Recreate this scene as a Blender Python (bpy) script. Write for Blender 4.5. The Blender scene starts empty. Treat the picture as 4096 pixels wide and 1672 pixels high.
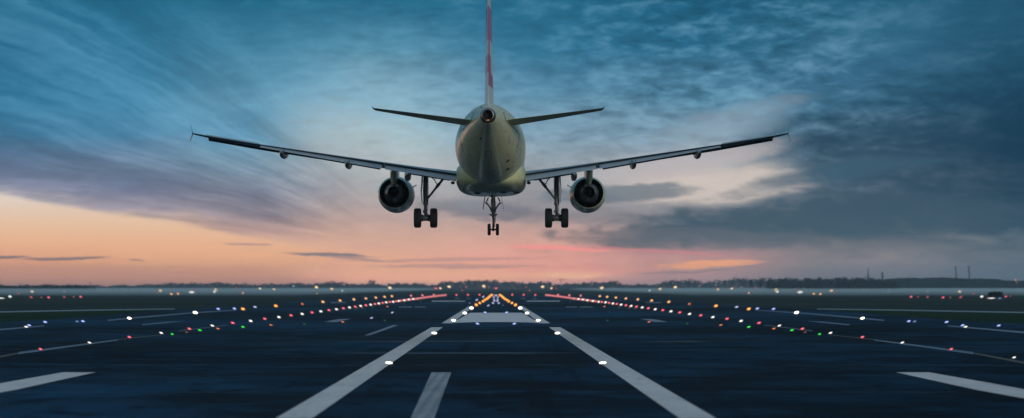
import bpy, math, random
from mathutils import Vector
random.seed(7)
R = math.radians
F = 9000.0; HY = 1148.0; CX = 2048.0; CH = 3.0       # lens in photo pixels, horizon row, centre column, eye height
scene = bpy.context.scene
COL = scene.collection

def s2l(c):
    return tuple(((v/255.)/12.92 if v/255. <= .04045 else ((v/255.+.055)/1.055)**2.4) for v in c)

def ground(px, py, z=0.0):
    d = (CH-z)*F/(py-HY)
    return Vector(((px-CX)/F*d, d, z))

def at(px, py, d):
    return Vector(((px-CX)/F*d, d, CH+(HY-py)/F*d))

# ------------------------------------------------------------------ mesh builder
class MB:
    def __init__(s): s.v = []; s.f = []; s.m = []
    def add(s, vs, fs, mi=0):
        b = len(s.v); s.v += [tuple(p) for p in vs]
        for f in fs: s.f.append(tuple(b+i for i in f)); s.m.append(mi)
        return s
    def loft(s, rings, cap0=True, cap1=True, closed=True, mi=0):
        n = len(rings[0]); vs = [p for r in rings for p in r]; fs = []
        for i in range(len(rings)-1):
            for j in range(n if closed else n-1):
                k = (j+1) % n
                fs.append((i*n+j, i*n+k, (i+1)*n+k, (i+1)*n+j))
        if cap0: fs.append(tuple(range(n))[::-1])
        if cap1: fs.append(tuple((len(rings)-1)*n+j for j in range(n)))
        return s.add(vs, fs, mi)
    def tube(s, pts, rs, n=12, cap=True, mi=0):
        pts = [Vector(p) for p in pts]
        if not hasattr(rs, '__len__'): rs = [rs]*len(pts)
        rings = []
        for i, p in enumerate(pts):
            t = (pts[min(i+1, len(pts)-1)]-pts[max(i-1, 0)]).normalized()
            a = Vector((0, 0, 1)) if abs(t.z) < .9 else Vector((0, 1, 0))
            u = t.cross(a).normalized(); w = t.cross(u)
            rings.append([p+(u*math.cos(2*math.pi*j/n)+w*math.sin(2*math.pi*j/n))*rs[i] for j in range(n)])
        return s.loft(rings, cap, cap, mi=mi)
    def box(s, c, d, mi=0):
        x, y, z = c; a, b, h = d[0]/2, d[1]/2, d[2]/2
        vs = [(x+i*a, y+j*b, z+k*h) for i in (-1, 1) for j in (-1, 1) for k in (-1, 1)]
        return s.add(vs, [(0, 1, 3, 2), (4, 6, 7, 5), (0, 4, 5, 1), (2, 3, 7, 6), (0, 2, 6, 4), (1, 5, 7, 3)], mi)
    def lathe_y(s, c, prof, n=40, cap0=False, cap1=False, mi=0):
        rings = [[(c[0]+r*math.cos(2*math.pi*j/n), c[1]+y, c[2]+r*math.sin(2*math.pi*j/n)) for j in range(n)] for y, r in prof]
        return s.loft(rings, cap0, cap1, mi=mi)
    def lathe_x(s, c, prof, n=32, cap0=True, cap1=True, mi=0):
        rings = [[(c[0]+x, c[1]+r*math.cos(2*math.pi*j/n), c[2]+r*math.sin(2*math.pi*j/n)) for j in range(n)] for x, r in prof]
        return s.loft(rings, cap0, cap1, mi=mi)
    def ell(s, c, r, tilt=0.0, n=14, m=8, mi=0):
        ct, st = math.cos(tilt), math.sin(tilt); rings = []
        for i in range(m+1):
            a = math.pi*(.02+.96*i/m)
            ring = []
            for j in range(n):
                b = 2*math.pi*j/n
                x, y, z = r[0]*math.cos(a), r[1]*math.sin(a)*math.cos(b), r[2]*math.sin(a)*math.sin(b)
                ring.append((c[0]+x*ct-z*st, c[1]+y, c[2]+x*st+z*ct))
            rings.append(ring)
        return s.loft(rings, mi=mi)
    def quad(s, a, b, c, d, mi=0): return s.add([a, b, c, d], [(0, 1, 2, 3)], mi)
    def build(s, name, mats, parent=None, smooth=False, off=(0, 0, 0), angle=35):
        me = bpy.data.meshes.new(name)
        me.from_pydata([(x+off[0], y+off[1], z+off[2]) for x, y, z in s.v], [], s.f)
        if not isinstance(mats, (list, tuple)): mats = [mats]
        for m in mats: me.materials.append(m)
        if len(mats) > 1: me.polygons.foreach_set('material_index', s.m)
        import bmesh
        bm = bmesh.new(); bm.from_mesh(me); bmesh.ops.recalc_face_normals(bm, faces=bm.faces)
        if smooth:
            for f in bm.faces: f.smooth = True
            for e in bm.edges:
                if len(e.link_faces) == 2 and e.calc_face_angle(0) > R(angle): e.smooth = False
        bm.to_mesh(me); bm.free(); me.update()
        o = bpy.data.objects.new(name, me); COL.objects.link(o)
        if parent: o.parent = parent
        return o

def tag(o, label=None, cat=None, group=None, kind=None):
    if label: o['label'] = label
    if cat: o['category'] = cat
    if group: o['group'] = group
    if kind: o['kind'] = kind
    return o
def empty(name, loc):
    o = bpy.data.objects.new(name, None); COL.objects.link(o); o.location = loc; o.empty_display_size = .3; return o

# ------------------------------------------------------------------ node helpers
class NT:
    def __init__(s, nt): s.nt = nt
    def n(s, t, **k):
        x = s.nt.nodes.new(t)
        for a, b in k.items(): setattr(x, a, b)
        return x
    def lk(s, a, b): s.nt.links.new(a, b)
    def put(s, sock, v):
        if isinstance(v, E): s.lk(v.s, sock)
        elif v is not None: sock.default_value = v
    def math(s, op, a, b=None, c=None, clamp=False):
        x = s.n('ShaderNodeMath', operation=op); x.use_clamp = clamp
        for i, v in enumerate((a, b, c)):
            if v is not None: s.put(x.inputs[i], v)
        return E(s, x.outputs[0])
    def vec(s, x, y, z=0.0):
        c = s.n('ShaderNodeCombineXYZ')
        for i, v in enumerate((x, y, z)): s.put(c.inputs[i], v)
        return E(s, c.outputs[0])
    def noise(s, v, scale=1.0, detail=4.0, rough=.5, dist=0.0):
        x = s.n('ShaderNodeTexNoise'); s.put(x.inputs['Vector'], v)
        x.inputs['Scale'].default_value = scale; x.inputs['Detail'].default_value = detail
        x.inputs['Roughness'].default_value = rough; x.inputs['Distortion'].default_value = dist
        return E(s, x.outputs['Fac'])
    def mix(s, f, a, b):
        x = s.n('ShaderNodeMix', data_type='RGBA'); s.put(x.inputs[0], f)
        for k, v in ((6, a), (7, b)):
            if isinstance(v, E): s.lk(v.s, x.inputs[k])
            else: x.inputs[k].default_value = (*v[:3], 1)
        return E(s, x.outputs[2])
    def scale(s, col, f):
        x = s.n('ShaderNodeVectorMath', operation='SCALE'); s.lk(col.s, x.inputs[0]); s.put(x.inputs['Scale'], f)
        return E(s, x.outputs[0])
    def step(s, v, a, b, lo=0.0, hi=1.0):
        x = s.n('ShaderNodeMapRange', interpolation_type='SMOOTHSTEP')
        for i, q in enumerate((v, a, b, lo, hi)): s.put(x.inputs[i], q)
        return E(s, x.outputs[0])
    def ramp(s, v, stops):
        x = s.n('ShaderNodeValToRGB'); s.put(x.inputs[0], v); cr = x.color_ramp; cr.interpolation = 'LINEAR'
        stops = sorted(stops)
        cr.elements[0].position = stops[0][0]; cr.elements[0].color = (*stops[0][1], 1)
        cr.elements[1].position = stops[-1][0]; cr.elements[1].color = (*stops[-1][1], 1)
        for p, c in stops[1:-1]: cr.elements.new(p).color = (*c, 1)
        return E(s, x.outputs[0])
class E:
    def __init__(s, t, sock): s.t = t; s.s = sock
    def __add__(s, o): return s.t.math('ADD', s, o)
    __radd__ = __add__
    def __mul__(s, o): return s.t.math('MULTIPLY', s, o)
    __rmul__ = __mul__
    def __sub__(s, o): return s.t.math('SUBTRACT', s, o)
    def __rsub__(s, o): return s.t.math('SUBTRACT', o, s)
    def __truediv__(s, o): return s.t.math('DIVIDE', s, o)
    def clamp(s): return s.t.math('ADD', s, 0.0, clamp=True)

# ------------------------------------------------------------------ world: dusk sky by direction
world = bpy.data.worlds.new('World'); scene.world = world; world.use_nodes = True
wn = world.node_tree; wn.nodes.clear(); t = NT(wn)
tc = t.n('ShaderNodeTexCoord'); sp = t.n('ShaderNodeSeparateXYZ'); t.lk(tc.outputs['Generated'], sp.inputs[0])
x, y, z = (E(t, sp.outputs[i]) for i in range(3))
az = t.math('ARCTAN2', x, y)
hor = t.math('SQRT', x*x+y*y)
el = t.math('ARCTAN2', z, hor)
X = az*8.87+2.048                 # thousands of photo pixels to the right, by azimuth
Y = el*9.0                        # thousands of photo pixels above the horizon
def P(px): return px/1000.
def H(py): return (HY-py)/1000.
# warp so that no boundary is ruler straight
w1 = t.noise(t.vec(X*1.6, Y*4.2, 3.1), 1.0, 5, .55)-.5
w2 = t.noise(t.vec(X*1.6, Y*4.2, 9.7), 1.0, 5, .55)-.5
w3 = t.noise(t.vec(X*7.0, Y*22, 5.2), 1.0, 5, .6)-.5
amp = t.step(Y, .02, .4, .12, 1.0)
Xw = X+w1*.34*amp
Yw = Y+(w2*.13+w3*.028)*amp
cols = {
 -100: [(0,(30,106,138)),(200,(30,100,134)),(420,(38,108,142)),(560,(66,124,158)),(650,(96,118,150)),(735,(128,132,155)),(790,(196,186,184)),(860,(222,192,168)),(940,(222,176,142)),(1020,(210,150,118)),(1090,(176,124,106)),(1140,(140,104,104))],
 500: [(0,(32,106,138)),(200,(46,116,150)),(420,(58,124,158)),(540,(60,118,152)),(650,(108,130,156)),(760,(112,118,142)),(840,(150,142,156)),(890,(220,190,172)),(960,(226,178,144)),(1030,(222,160,124)),(1100,(196,136,112)),(1140,(160,118,112))],
 1000: [(0,(34,108,140)),(200,(66,130,160)),(400,(98,152,180)),(540,(88,142,172)),(660,(110,140,160)),(760,(130,136,154)),(860,(148,138,148)),(930,(190,156,150)),(985,(230,182,152)),(1060,(232,168,132)),(1110,(214,150,124)),(1140,(180,136,124))],
 1500: [(0,(36,110,142)),(200,(80,140,168)),(380,(132,172,192)),(540,(158,184,192)),(660,(176,182,184)),(760,(178,172,172)),(860,(190,166,160)),(940,(210,170,154)),(1000,(222,172,150)),(1070,(248,180,148)),(1110,(250,176,152)),(1140,(196,148,142))],
 2200: [(0,(34,106,138)),(200,(50,116,148)),(380,(84,134,162)),(540,(124,154,172)),(660,(152,162,170)),(760,(152,152,156)),(830,(146,140,146)),(920,(200,162,152)),(990,(226,166,152)),(1050,(236,164,150)),(1100,(254,178,156)),(1140,(196,146,148))],
 2700: [(0,(30,98,130)),(200,(40,106,138)),(380,(84,134,162)),(540,(120,148,166)),(660,(170,168,172)),(750,(192,182,178)),(820,(140,140,146)),(900,(110,114,122)),(960,(118,112,120)),(1010,(178,134,138)),(1060,(204,150,142)),(1110,(176,140,144)),(1140,(146,124,134))],
 3300: [(0,(38,100,130)),(150,(50,108,138)),(300,(52,104,134)),(440,(58,106,134)),(560,(70,104,126)),(660,(74,100,118)),(760,(84,104,120)),(840,(66,86,100)),(930,(74,88,98)),(980,(104,106,112)),(1050,(124,116,120)),(1100,(112,108,116)),(1140,(96,98,108))],
 4100: [(0,(34,88,116)),(200,(30,80,108)),(400,(22,66,92)),(600,(12,54,78)),(700,(18,58,80)),(850,(24,62,82)),(915,(50,78,94)),(960,(84,98,108)),(1040,(88,96,106)),(1100,(80,90,102)),(1140,(74,88,102))],
}
keys = sorted(cols)
sky = None
for k in keys:
    rc = t.ramp(Yw/1.2, [(max(0, min(1, H(py)/1.2)), s2l(c)) for py, c in cols[k]])
    if sky is None: sky = rc; prev = k
    else:
        sky = t.mix(t.step(Xw, P(prev), P(k)), sky, rc); prev = k
# streaks fanning out of the glow
dx = 1.80-X; dy = Y-.06
ang = t.math('ARCTAN2', dy, dx)          # 0 to the left, rising
rad = t.math('SQRT', dx*dx+dy*dy)
angm = t.step(ang, .55, .95, 1.0, 0.0)*t.step(dx, .15, .8)
lnr = t.math('LOGARITHM', rad+.05, 2.718)
curve = ang+lnr*.10+w1*.10
st1 = t.noise(t.vec(curve*8, lnr*.8, 1.3), 1.0, 3, .5, .35)
st2 = t.noise(t.vec(curve*24, lnr*1.3, 6.3), 1.0, 4, .55, .3)
st4 = t.noise(t.vec(curve*70, lnr*5, 7.3), 1.0, 4, .6, .2)
st3 = t.noise(t.vec(curve*4.2, lnr*.8, 2.3), 1.0, 2, .5)
leftm = t.step(X, 1.2, 2.3, 1.0, 0.0)
band = t.step(Y, .1, .32)
# mottled, wind-drawn cloud on the right and top
rx = X*1.0+Y*.9; ry = Y-X*.10
m1 = t.noise(t.vec(rx*2.0, ry*6.5, 11.0), 1.0, 7, .6, .4)
m2 = t.noise(t.vec(rx*6.5, ry*19, 14.0), 1.0, 5, .62, .5)
m4 = t.noise(t.vec(rx*14, ry*40, 24.0), 1.0, 3, .6, .3)
m5 = t.noise(t.vec(X*11, Y*70, 27.0), 1.0, 4, .6, .3)
m3 = t.noise(t.vec(rx*1.1, ry*2.6, 17.0), 1.0, 3, .5)
smod = ((st1-.5)*1.0+(st2-.5)*.75+(st4-.5)*.50+(m2-.5)*.30+(m4-.5)*.2+(st3-.5)*.5)*leftm*band*angm+((m1-.5)*.35+(m3-.5)*.3+(m2-.5)*.35+(m4-.5)*.2)*leftm*band*(1.0-angm)
rightm = t.step(X, .9, 2.4)*t.step(Y, .30, .62)
dimr = t.step(X, 2.9, 4.0, 1.0, .5)
hot = t.step(X, 2.1, 2.7)*t.step(X, 3.1, 3.7, 1.0, 0.0)*t.step(Y, .35, .7)
mmod = ((m1-.5)*(.80+hot*.5)+(m2-.5)*(.75+hot*.7)+(m4-.5)*(.35+hot*.3)+(m3-.5)*.5)*rightm*dimr*1.05
lowm = t.step(X, 1.3, 2.4)*t.step(Y, .30, .62, 1.0, 0.0)*t.step(Y, .0, .12)
mmod = mmod+((m1-.5)*.55+(m2-.5)*.3)*lowm
k_ = (smod+mmod)
bright = t.math('MAXIMUM', k_, 0.0); dark = t.math('MAXIMUM', k_*-1.0, 0.0)
sky = t.scale(sky, 1.0+k_*.95)
warm = t.step(Y, .15, .75, 1.0, 0.0)
hi = t.mix(warm, s2l((150, 185, 200)), s2l((235, 200, 180)))
sky = t.mix((bright*t.step(X, .3, 1.6, .30, .55)).clamp(), sky, hi)
lo = t.mix(t.step(X, 1.0, 2.6), t.mix(warm, s2l((30, 92, 128)), s2l((110, 104, 128))), t.mix(warm, s2l((24, 80, 110)), s2l((78, 88, 102))))
sky = t.mix((dark*.7).clamp(), sky, lo)
clear = t.ramp(Y/1.2, [(0, s2l((150,112,108))), (.03, s2l((200,142,116))), (.08, s2l((228,162,124))), (.15, s2l((236,184,146))), (.22, s2l((236,200,168))), (.30, s2l((230,214,200)))])
edgeY = t.math('MAXIMUM', .376-X*.178, .0)
sky = t.mix(t.step(Yw*.35+Y*.65+w2*.02-edgeY, -.012, .016, 1.0, 0.0)*t.step(X, .9, 1.5, .9, 0.0), sky, clear)
sky = t.mix(t.step(st2, .5, .7)*t.step(Y-edgeY, -.10, -.02)*t.step(X, .9, 1.5, .45, 0.0)*t.step(Y-edgeY, .0, .02, 1.0, 0.0), sky, s2l((196, 160, 150)))
# single clouds: centre, half sizes, tilt, colour, strength, softness
blobs = [
 (3900, 640, 620, 300, 0, (10,50,74), .55, 1.0),
 (2800, 745, 400, 78, 3, (210,196,186), .9, .95),
 (2720, 655, 380, 52, 9, (190,180,180), .7, 1.0),
 (3330, 700, 470, 34, 9, (56,88,108), .75, .95),
 (3300, 880, 850, 92, 3, (56,80,96), .9, .85),
 (2750, 955, 520, 42, -2, (96,100,110), .6, .6),
 (2450, 772, 260, 36, 2, (86,104,118), .75, .6),
 (1880, 835, 260, 42, -4, (104,108,122), .7, .7),
 (2250, 860, 300, 30, 2, (112,112,122), .45, .7),
 (2840, 500, 340, 70, 12, (146,164,178), .5, .9),
 (1560, 620, 420, 150, -20, (176,184,186), .35, 1.0),
 (1750, 1092, 560, 42, 0, (254,190,148), .6, 1.0),
 (900, 1030, 600, 44, 0, (240,184,138), .5, 1.0),
 (2260, 993, 190, 9, -2, (246,150,146), .85, .6),
 (2640, 1006, 330, 7, -4, (206,128,134), .6, .6),
 (2290, 1096, 130, 17, 0, (255,196,160), .95, .7),
 (2270, 1078, 330, 18, 0, (248,158,146), .5, .8),
 (2830, 1057, 190, 15, 3, (250,172,122), .9, .6),
 (2760, 1088, 200, 5, 2, (130,112,120), .6, .6),
 (1330, 1022, 170, 9, -2, (122,112,122), .9, .5),
 (1420, 1037, 120, 5, -3, (150,124,126), .7, .5),
 (300, 1037, 170, 6, 1, (134,108,108), .9, .5),
 (60, 1034, 100, 6, 2, (120,102,108), .9, .5),
 (580, 1041, 26, 3, 0, (150,112,106), .8, .5),
 (1000, 979, 80, 4, -3, (168,134,134), .7, .5),
 (1780, 1040, 380, 7, 1, (186,140,140), .6, .6),
 (1830, 1066, 330, 9, 0, (198,144,140), .7, .6),
 (1600, 1110, 380, 6, -6, (250,182,150), .5, .7),
]
for cx, cy, bx, by, rot, c, stg, soft in blobs:
    a = R(rot); ca, sa = math.cos(a), math.sin(a)
    small = by < 20
    XX, YY = (X+w1*.14, Y+w3*.022+w2*.012) if small else (Xw, Yw)
    ux = XX-P(cx); uy = YY-H(cy)
    e1 = (ux*ca+uy*sa)/P(bx); e2 = (uy*ca-ux*sa)/P(by)
    d2 = e1*e1+e2*e2
    if not small: d2 = d2+(m1-.5)*2.0+(m2-.5)*1.9+(m4-.5)*1.2
    else: d2 = d2+(m5-.5)*2.2
    m = t.step(d2, 1.6, max(0.0, 1.0-soft)*.9, 0.0, stg)
    sky = t.mix(m, sky, s2l(c))
# beyond the view: sky overhead and behind brightened, rear horizon olive to light the belly
back = t.step(t.math('ABSOLUTE', az), .5, 1.5)
hb = t.ramp((el/1.5708).clamp(), [(0, (.50, .56, .38)), (.08, (.42, .48, .36)), (.25, (.16, .22, .27)), (1, (.16, .23, .31))])
sky = t.mix(back, sky, hb)
up = t.step(el, .15, .55)
sky = t.mix(up, sky, (.16, .23, .31))
sky = t.scale(sky, t.step(el, .07, .12, 1.07, 1.0)+t.step(el, 0.0, .030, .26, 0.0)+t.step(el, .02, .07, .06, 0.0))
wm = t.n('ShaderNodeMix', data_type='RGBA', blend_type='MULTIPLY'); t.put(wm.inputs[0], t.step(el, .0, .045, 1.0, 0.0)*t.step(az, .05, .20, 1.0, 0.0)); t.lk(sky.s, wm.inputs[6]); wm.inputs[7].default_value = (1.10, .99, .86, 1)
sky = E(t, wm.outputs[2])
bg = t.n('ShaderNodeBackground'); t.lk(sky.s, bg.inputs[0]); bg.inputs[1].default_value = 1.0
wo = t.n('ShaderNodeOutputWorld'); t.lk(bg.outputs[0], wo.inputs[0])
world.cycles.sampling_method = 'MANUAL'; world.cycles.sample_map_resolution = 1024

# ------------------------------------------------------------------ materials
def principled(name, base, rough=.5, metal=0.0, coat=0.0, spec=.5):
    m = bpy.data.materials.new(name); m.use_nodes = True
    b = m.node_tree.nodes['Principled BSDF']
    b.inputs['Base Color'].default_value = (*base, 1); b.inputs['Roughness'].default_value = rough
    b.inputs['Metallic'].default_value = metal; b.inputs['Coat Weight'].default_value = coat
    b.inputs['Coat Roughness'].default_value = .18; b.inputs['Specular IOR Level'].default_value = spec
    return m, b, NT(m.node_tree)
def obj_xyz(t):
    tc = t.n('ShaderNodeTexCoord'); s = t.n('ShaderNodeSeparateXYZ'); t.lk(tc.outputs['Object'], s.inputs[0])
    return tuple(E(t, s.outputs[i]) for i in range(3))
def worn(name, base, rough, metal=0, coat=0, spec=.5, amt=.25, sc=3.0):
    m, b, t = principled(name, base, rough, metal, coat, spec)
    x, y, z = obj_xyz(t)
    n = t.noise(t.vec(x, y*.4, z), sc, 6, .6)
    c = t.mix(n, tuple(v*(1-amt) for v in base), tuple(min(1, v*(1+amt)) for v in base))
    t.lk(c.s, b.inputs['Base Color'])
    t.lk((n*.25+(rough-.12)).s, b.inputs['Roughness'])
    return m
M = {}
M['paint'] = worn('fuselage_paint', (.66, .67, .45), .30, 0, .25, .5, .14, 1.3)  # olive tint put into the paint for green light bounced off grass
def seams(m, k1=.55):
    t = NT(m.node_tree); b = m.node_tree.nodes['Principled BSDF']
    src = b.inputs['Base Color'].links[0].from_socket
    x, y, z = obj_xyz(t)
    fy = t.math('FRACT', y/1.6+.3); ring = t.step(t.math('ABSOLUTE', fy-.5), .004, .011, 1.0, 0.0)
    fa = t.math('FRACT', t.math('ARCTAN2', z-4.6, x)*2.2); lon = t.step(t.math('ABSOLUTE', fa-.5), .008, .02, 1.0, 0.0)
    st = t.step(t.noise(t.vec(x*4, y*.35, z*1.5), 1.0, 5, .65), .52, .75, 0.0, .35)      # grime drawn back along the skin
    f = t.math('MAXIMUM', t.math('MAXIMUM', ring, lon)*k1, st)
    c = t.mix(f, E(t, src), (.11, .12, .09)); t.lk(c.s, b.inputs['Base Color'])
seams(M['paint'])
M['belly'] = worn('belly_paint', (.64, .66, .40), .28, 0, .3, .5, .12, 1.8)  # olive in the colour again imitates grass bounce from below
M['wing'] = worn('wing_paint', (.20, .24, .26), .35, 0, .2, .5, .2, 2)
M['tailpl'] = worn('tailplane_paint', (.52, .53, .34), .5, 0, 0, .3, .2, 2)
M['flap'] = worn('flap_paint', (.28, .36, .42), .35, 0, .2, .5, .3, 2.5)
M['slat'] = worn('slat_grey', (.030, .036, .042), .5, 0, 0, .4, .3, 3)
M['cove'] = worn('slot_shade', (.016, .018, .03), .7, 0, 0, .2, .3, 3)  # near-black colour stands in for shade in the flap slot
M['nac'] = worn('nacelle_paint', (.82, .83, .62), .27, 0, .3, .5, .1, 2)  # slight olive in the colour for the same ground bounce
M['alu'] = worn('bare_metal', (.42, .43, .42), .28, 1, 0, .5, .2, 5)
M['hot'] = worn('exhaust_metal', (.27, .25, .24), .38, .9, 0, .5, .3, 4)
M['black'] = worn('black_void', (.008, .009, .014), .7, 0, 0, .2, .3, 3)
M['gear'] = worn('gear_metal', (.10, .12, .13), .42, .35, 0, .5, .35, 9)
M['tyre'] = worn('tyre_rubber', (.012, .014, .02), .72, 0, 0, .3, .25, 8)
M['panel'] = worn('panel_paint', (.63, .64, .42), .30, 0, .25, .5, .1, 2)
M['seal'] = worn('dark_seal', (.05, .05, .045), .5, 0, 0, .3, .2, 3)
M['housing'] = worn('lamp_housing', (.06, .065, .07), .5, .3, 0, .4, .3, 8)
M['redp'] = worn('red_paint', (.42, .03, .05), .3, 0, .4, .5, .1, 2)

def fin_material():
    m, b, t = principled('fin_livery', (.6, .6, .6), .28, 0, .5)
    x, y, z = obj_xyz(t)
    z = z-4.6
    gt = lambda v, a: t.math('GREATER_THAN', v, a)
    lt = lambda v, a: t.math('LESS_THAN', v, a)
    inr = lambda v, a, c: gt(v, a)*lt(v, c)
    right = gt(x, 0.0); left = 1.0-right
    zs = z+y*.05                      # bands slope a little with the fin's sweep
    zz = z+(t.noise(t.vec(x, y, z), 1.0, 2)-.5)*.0
    top = inr(zz, 4.78, 6.45)
    r2 = inr(zz, 4.03, 4.78); r3 = inr(zz, 3.13, 4.03); r4 = inr(zz, 2.47, 3.13)
    rear = lambda c: lt(y+z*-.0, c)
    # rudder hinge lies forward as the fin sweeps back going up
    te = (z-1.4)*-.17-13.3            # trailing edge y at this height
    fx = y-te                         # metres ahead of the trailing edge
    red_r = (top+r2*lt(fx, .55)+r3*lt(fx, 1.05)+r4).clamp()
    red_l = (top+r3*lt(fx, 9.0)).clamp()
    red = red_r*right+red_l*left
    n = t.noise(t.vec(x, y, z), 2.0, 5)
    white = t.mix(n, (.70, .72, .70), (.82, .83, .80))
    redc = t.mix(n, (.55, .035, .05), (.65, .05, .065))
    c = t.mix(red, white, redc)
    hinge = inr(fx, 1.25, 1.29)
    c = t.mix(hinge*.7, c, (.08, .08, .08))
    t.lk(c.s, b.inputs['Base Color'])
    return m
M['fin'] = fin_material()

def lamp(name, rgb, strength):
    m = bpy.data.materials.new(name); m.use_nodes = True
    t = NT(m.node_tree); t.nt.nodes.clear()
    tc = t.n('ShaderNodeTexCoord')
    vm = t.n('ShaderNodeVectorMath', operation='DISTANCE'); t.lk(tc.outputs['Generated'], vm.inputs[0]); vm.inputs[1].default_value = (.5, .0, .5)
    core = t.step(E(t, vm.outputs['Value']), .08, .60, 1.55, .30)
    e = t.n('ShaderNodeEmission'); e.inputs[0].default_value = (*s2l(rgb), 1)
    t.lk((core*strength).s, e.inputs[1])
    o = t.n('ShaderNodeOutputMaterial'); t.lk(e.outputs[0], o.inputs[0]); return m
L = {
 'white': lamp('lamp_white', (235, 232, 222), 1.15), 'bwhite': lamp('lamp_bright_white', (255, 250, 230), 6.0),
 'dwhite': lamp('lamp_dim_white', (120, 145, 150), .9),
 'red': lamp('lamp_red', (238, 105, 120), 1.05), 'dred': lamp('lamp_dim_red', (185, 95, 95), .7), 'fred': lamp('lamp_far_red', (240, 138, 142), .95),
 'amber': lamp('lamp_amber', (250, 165, 80), 1.4), 'famber': lamp('lamp_far_amber', (240, 175, 115), 1.2),
 'pale': lamp('lamp_pale_amber', (240, 205, 155), 1.3), 'dpale': lamp('lamp_dim_amber', (160, 150, 125), .8),
 'green': lamp('lamp_green', (60, 215, 75), 1.0), 'dgreen': lamp('lamp_dim_green', (20, 110, 50), .8),
 'orange': lamp('lamp_orange', (215, 120, 75), .9), 'dorange': lamp('lamp_dim_orange', (150, 82, 62), .8),
 'blue': lamp('lamp_blue', (160, 180, 250), 1.1), 'dblue': lamp('lamp_dim_blue', (100, 125, 175), .8),
 'violet': lamp('lamp_violet', (175, 178, 222), .95), 'dviolet': lamp('lamp_dim_violet', (90, 98, 140), .8),
}

def pavement():
    m, b, t = principled('asphalt_runway', (.05, .05, .05), .6)
    x, y, z = obj_xyz(t)
    n1 = t.noise(t.vec(x*.075, y*.060, 0.0), 1.0, 6, .62, .6)
    n2 = t.noise(t.vec(x*.25, y*.22, 4.0), 1.0, 6, .65, .4)
    n3 = t.noise(t.vec(x, y, 0.0), 9.0, 4, .7)
    n4 = t.noise(t.vec(x*.012, y*.9, 8.0), 1.0, 3, .5)
    n5 = t.noise(t.vec(x*.03, y*.018, 2.0), 1.0, 3, .5)
    f = (n1-.5)*2.9+(n2-.5)*1.9+(n3-.5)*.4+(n5-.5)*2.8+.34
    c = t.mix(f.clamp(), (.002, .006, .013), (.013, .062, .122))
    lines = t.step(n4, .60, .72)
    c = t.mix(lines*.22, c, (.06, .12, .18))
    n6 = t.noise(t.vec(x*.5, y*.24, 12.0), 1.0, 5, .6, .8)
    c = t.mix(t.step(n6, .50, .66, 0.0, .7)*t.step(y, 60.0, 140.0, 1.0, .25), c, (.002, .004, .008))
    n7 = t.noise(t.vec(x*1.1, y*.012, 15.0), 1.0, 4, .6)
    c = t.mix(t.step(n7, .52, .68, 0.0, .45)*t.step(t.math('ABSOLUTE', x), 2.0, 14.0, 1.0, .3), c, (.003, .005, .009))
    # transverse joints
    per = t.math('FRACT', y/22.3+.62)
    jl = t.step(t.math('ABSOLUTE', per-.5), .0, .012, 1.0, 0.0)*t.step(n2, .42, .6)
    c = t.mix(jl*.6, c, (.09, .17, .25))
    t.lk(c.s, b.inputs['Base Color'])
    t.lk((.62+(n1-.5)*.5).s, b.inputs['Roughness'])
    b.inputs['Specular IOR Level'].default_value = .008
    bp = t.n('ShaderNodeBump'); bp.inputs['Strength'].default_value = .35; bp.inputs['Distance'].default_value = .02
    t.lk(n3.s, bp.inputs['Height']); t.lk(bp.outputs[0], b.inputs['Normal'])
    return m
M['asphalt'] = pavement()
def field(name, a, bcol):
    m, b, t = principled(name, a, 1.0, spec=.0)
    x, y, z = obj_xyz(t)
    n1 = t.noise(t.vec(x*.01, y*.02, 0.0), 1.0, 6, .6, .5)
    n2 = t.noise(t.vec(x*.5, y*.2, 0.0), 1.0, 6, .7)
    c = t.mix(((n1-.5)*1.6+(n2-.5)*1.2+.5).clamp(), a, bcol)
    t.lk(c.s, b.inputs['Base Color']); return m
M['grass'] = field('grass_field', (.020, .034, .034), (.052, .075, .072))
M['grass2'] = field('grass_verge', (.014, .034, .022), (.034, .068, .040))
M['meadow'] = field('mist_tinted_meadow', (.03, .055, .055), (.07, .12, .13))  # pale blue-green colour imitates mist over the grass
def mark(name, lo, hi, wear=.5, tyre=False):
    m, b, t = principled(name, hi, .75, spec=.25)
    x, y, z = obj_xyz(t)
    n1 = t.noise(t.vec(x*1.2, y*.22, 0.0), 1.0, 6, .65, .5)
    n2 = t.noise(t.vec(x*8, y*3, 0.0), 1.0, 4, .6)
    n8 = t.noise(t.vec(x*5, y*.9, 3.0), 1.0, 6, .7, .6)
    f = ((n1-.5)*1.6+(n2-.5)*.8+.5+(1-wear)*.5-t.step(n8, .56, .72, 0.0, .75)).clamp()
    c = t.mix(f, lo, hi)
    if tyre:
        tr = t.math('FRACT', y*1.6+x*.5); tm = t.step(t.math('ABSOLUTE', tr-.5), .18, .3)
        tx = t.math('FRACT', x/.32); tt = t.step(t.math('ABSOLUTE', tx-.5), .2, .35)
        c = t.mix(tm*tt*.6, c, (.05, .08, .11))
    t.lk(c.s, b.inputs['Base Color']); return m
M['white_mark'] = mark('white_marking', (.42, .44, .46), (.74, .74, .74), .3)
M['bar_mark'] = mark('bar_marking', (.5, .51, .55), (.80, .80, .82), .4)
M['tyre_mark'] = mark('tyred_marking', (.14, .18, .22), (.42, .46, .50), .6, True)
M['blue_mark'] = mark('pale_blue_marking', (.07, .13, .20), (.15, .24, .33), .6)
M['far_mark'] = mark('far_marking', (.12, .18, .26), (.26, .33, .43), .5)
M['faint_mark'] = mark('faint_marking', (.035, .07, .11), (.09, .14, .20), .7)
M['joint'] = mark('joint_filler', (.006, .02, .040), (.022, .066, .11), .7)
M['olive_mark'] = mark('olive_marking', (.05, .055, .05), (.11, .11, .09), .6)
M['track'] = mark('concrete_track', (.14, .24, .28), (.26, .38, .42), .6)
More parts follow.
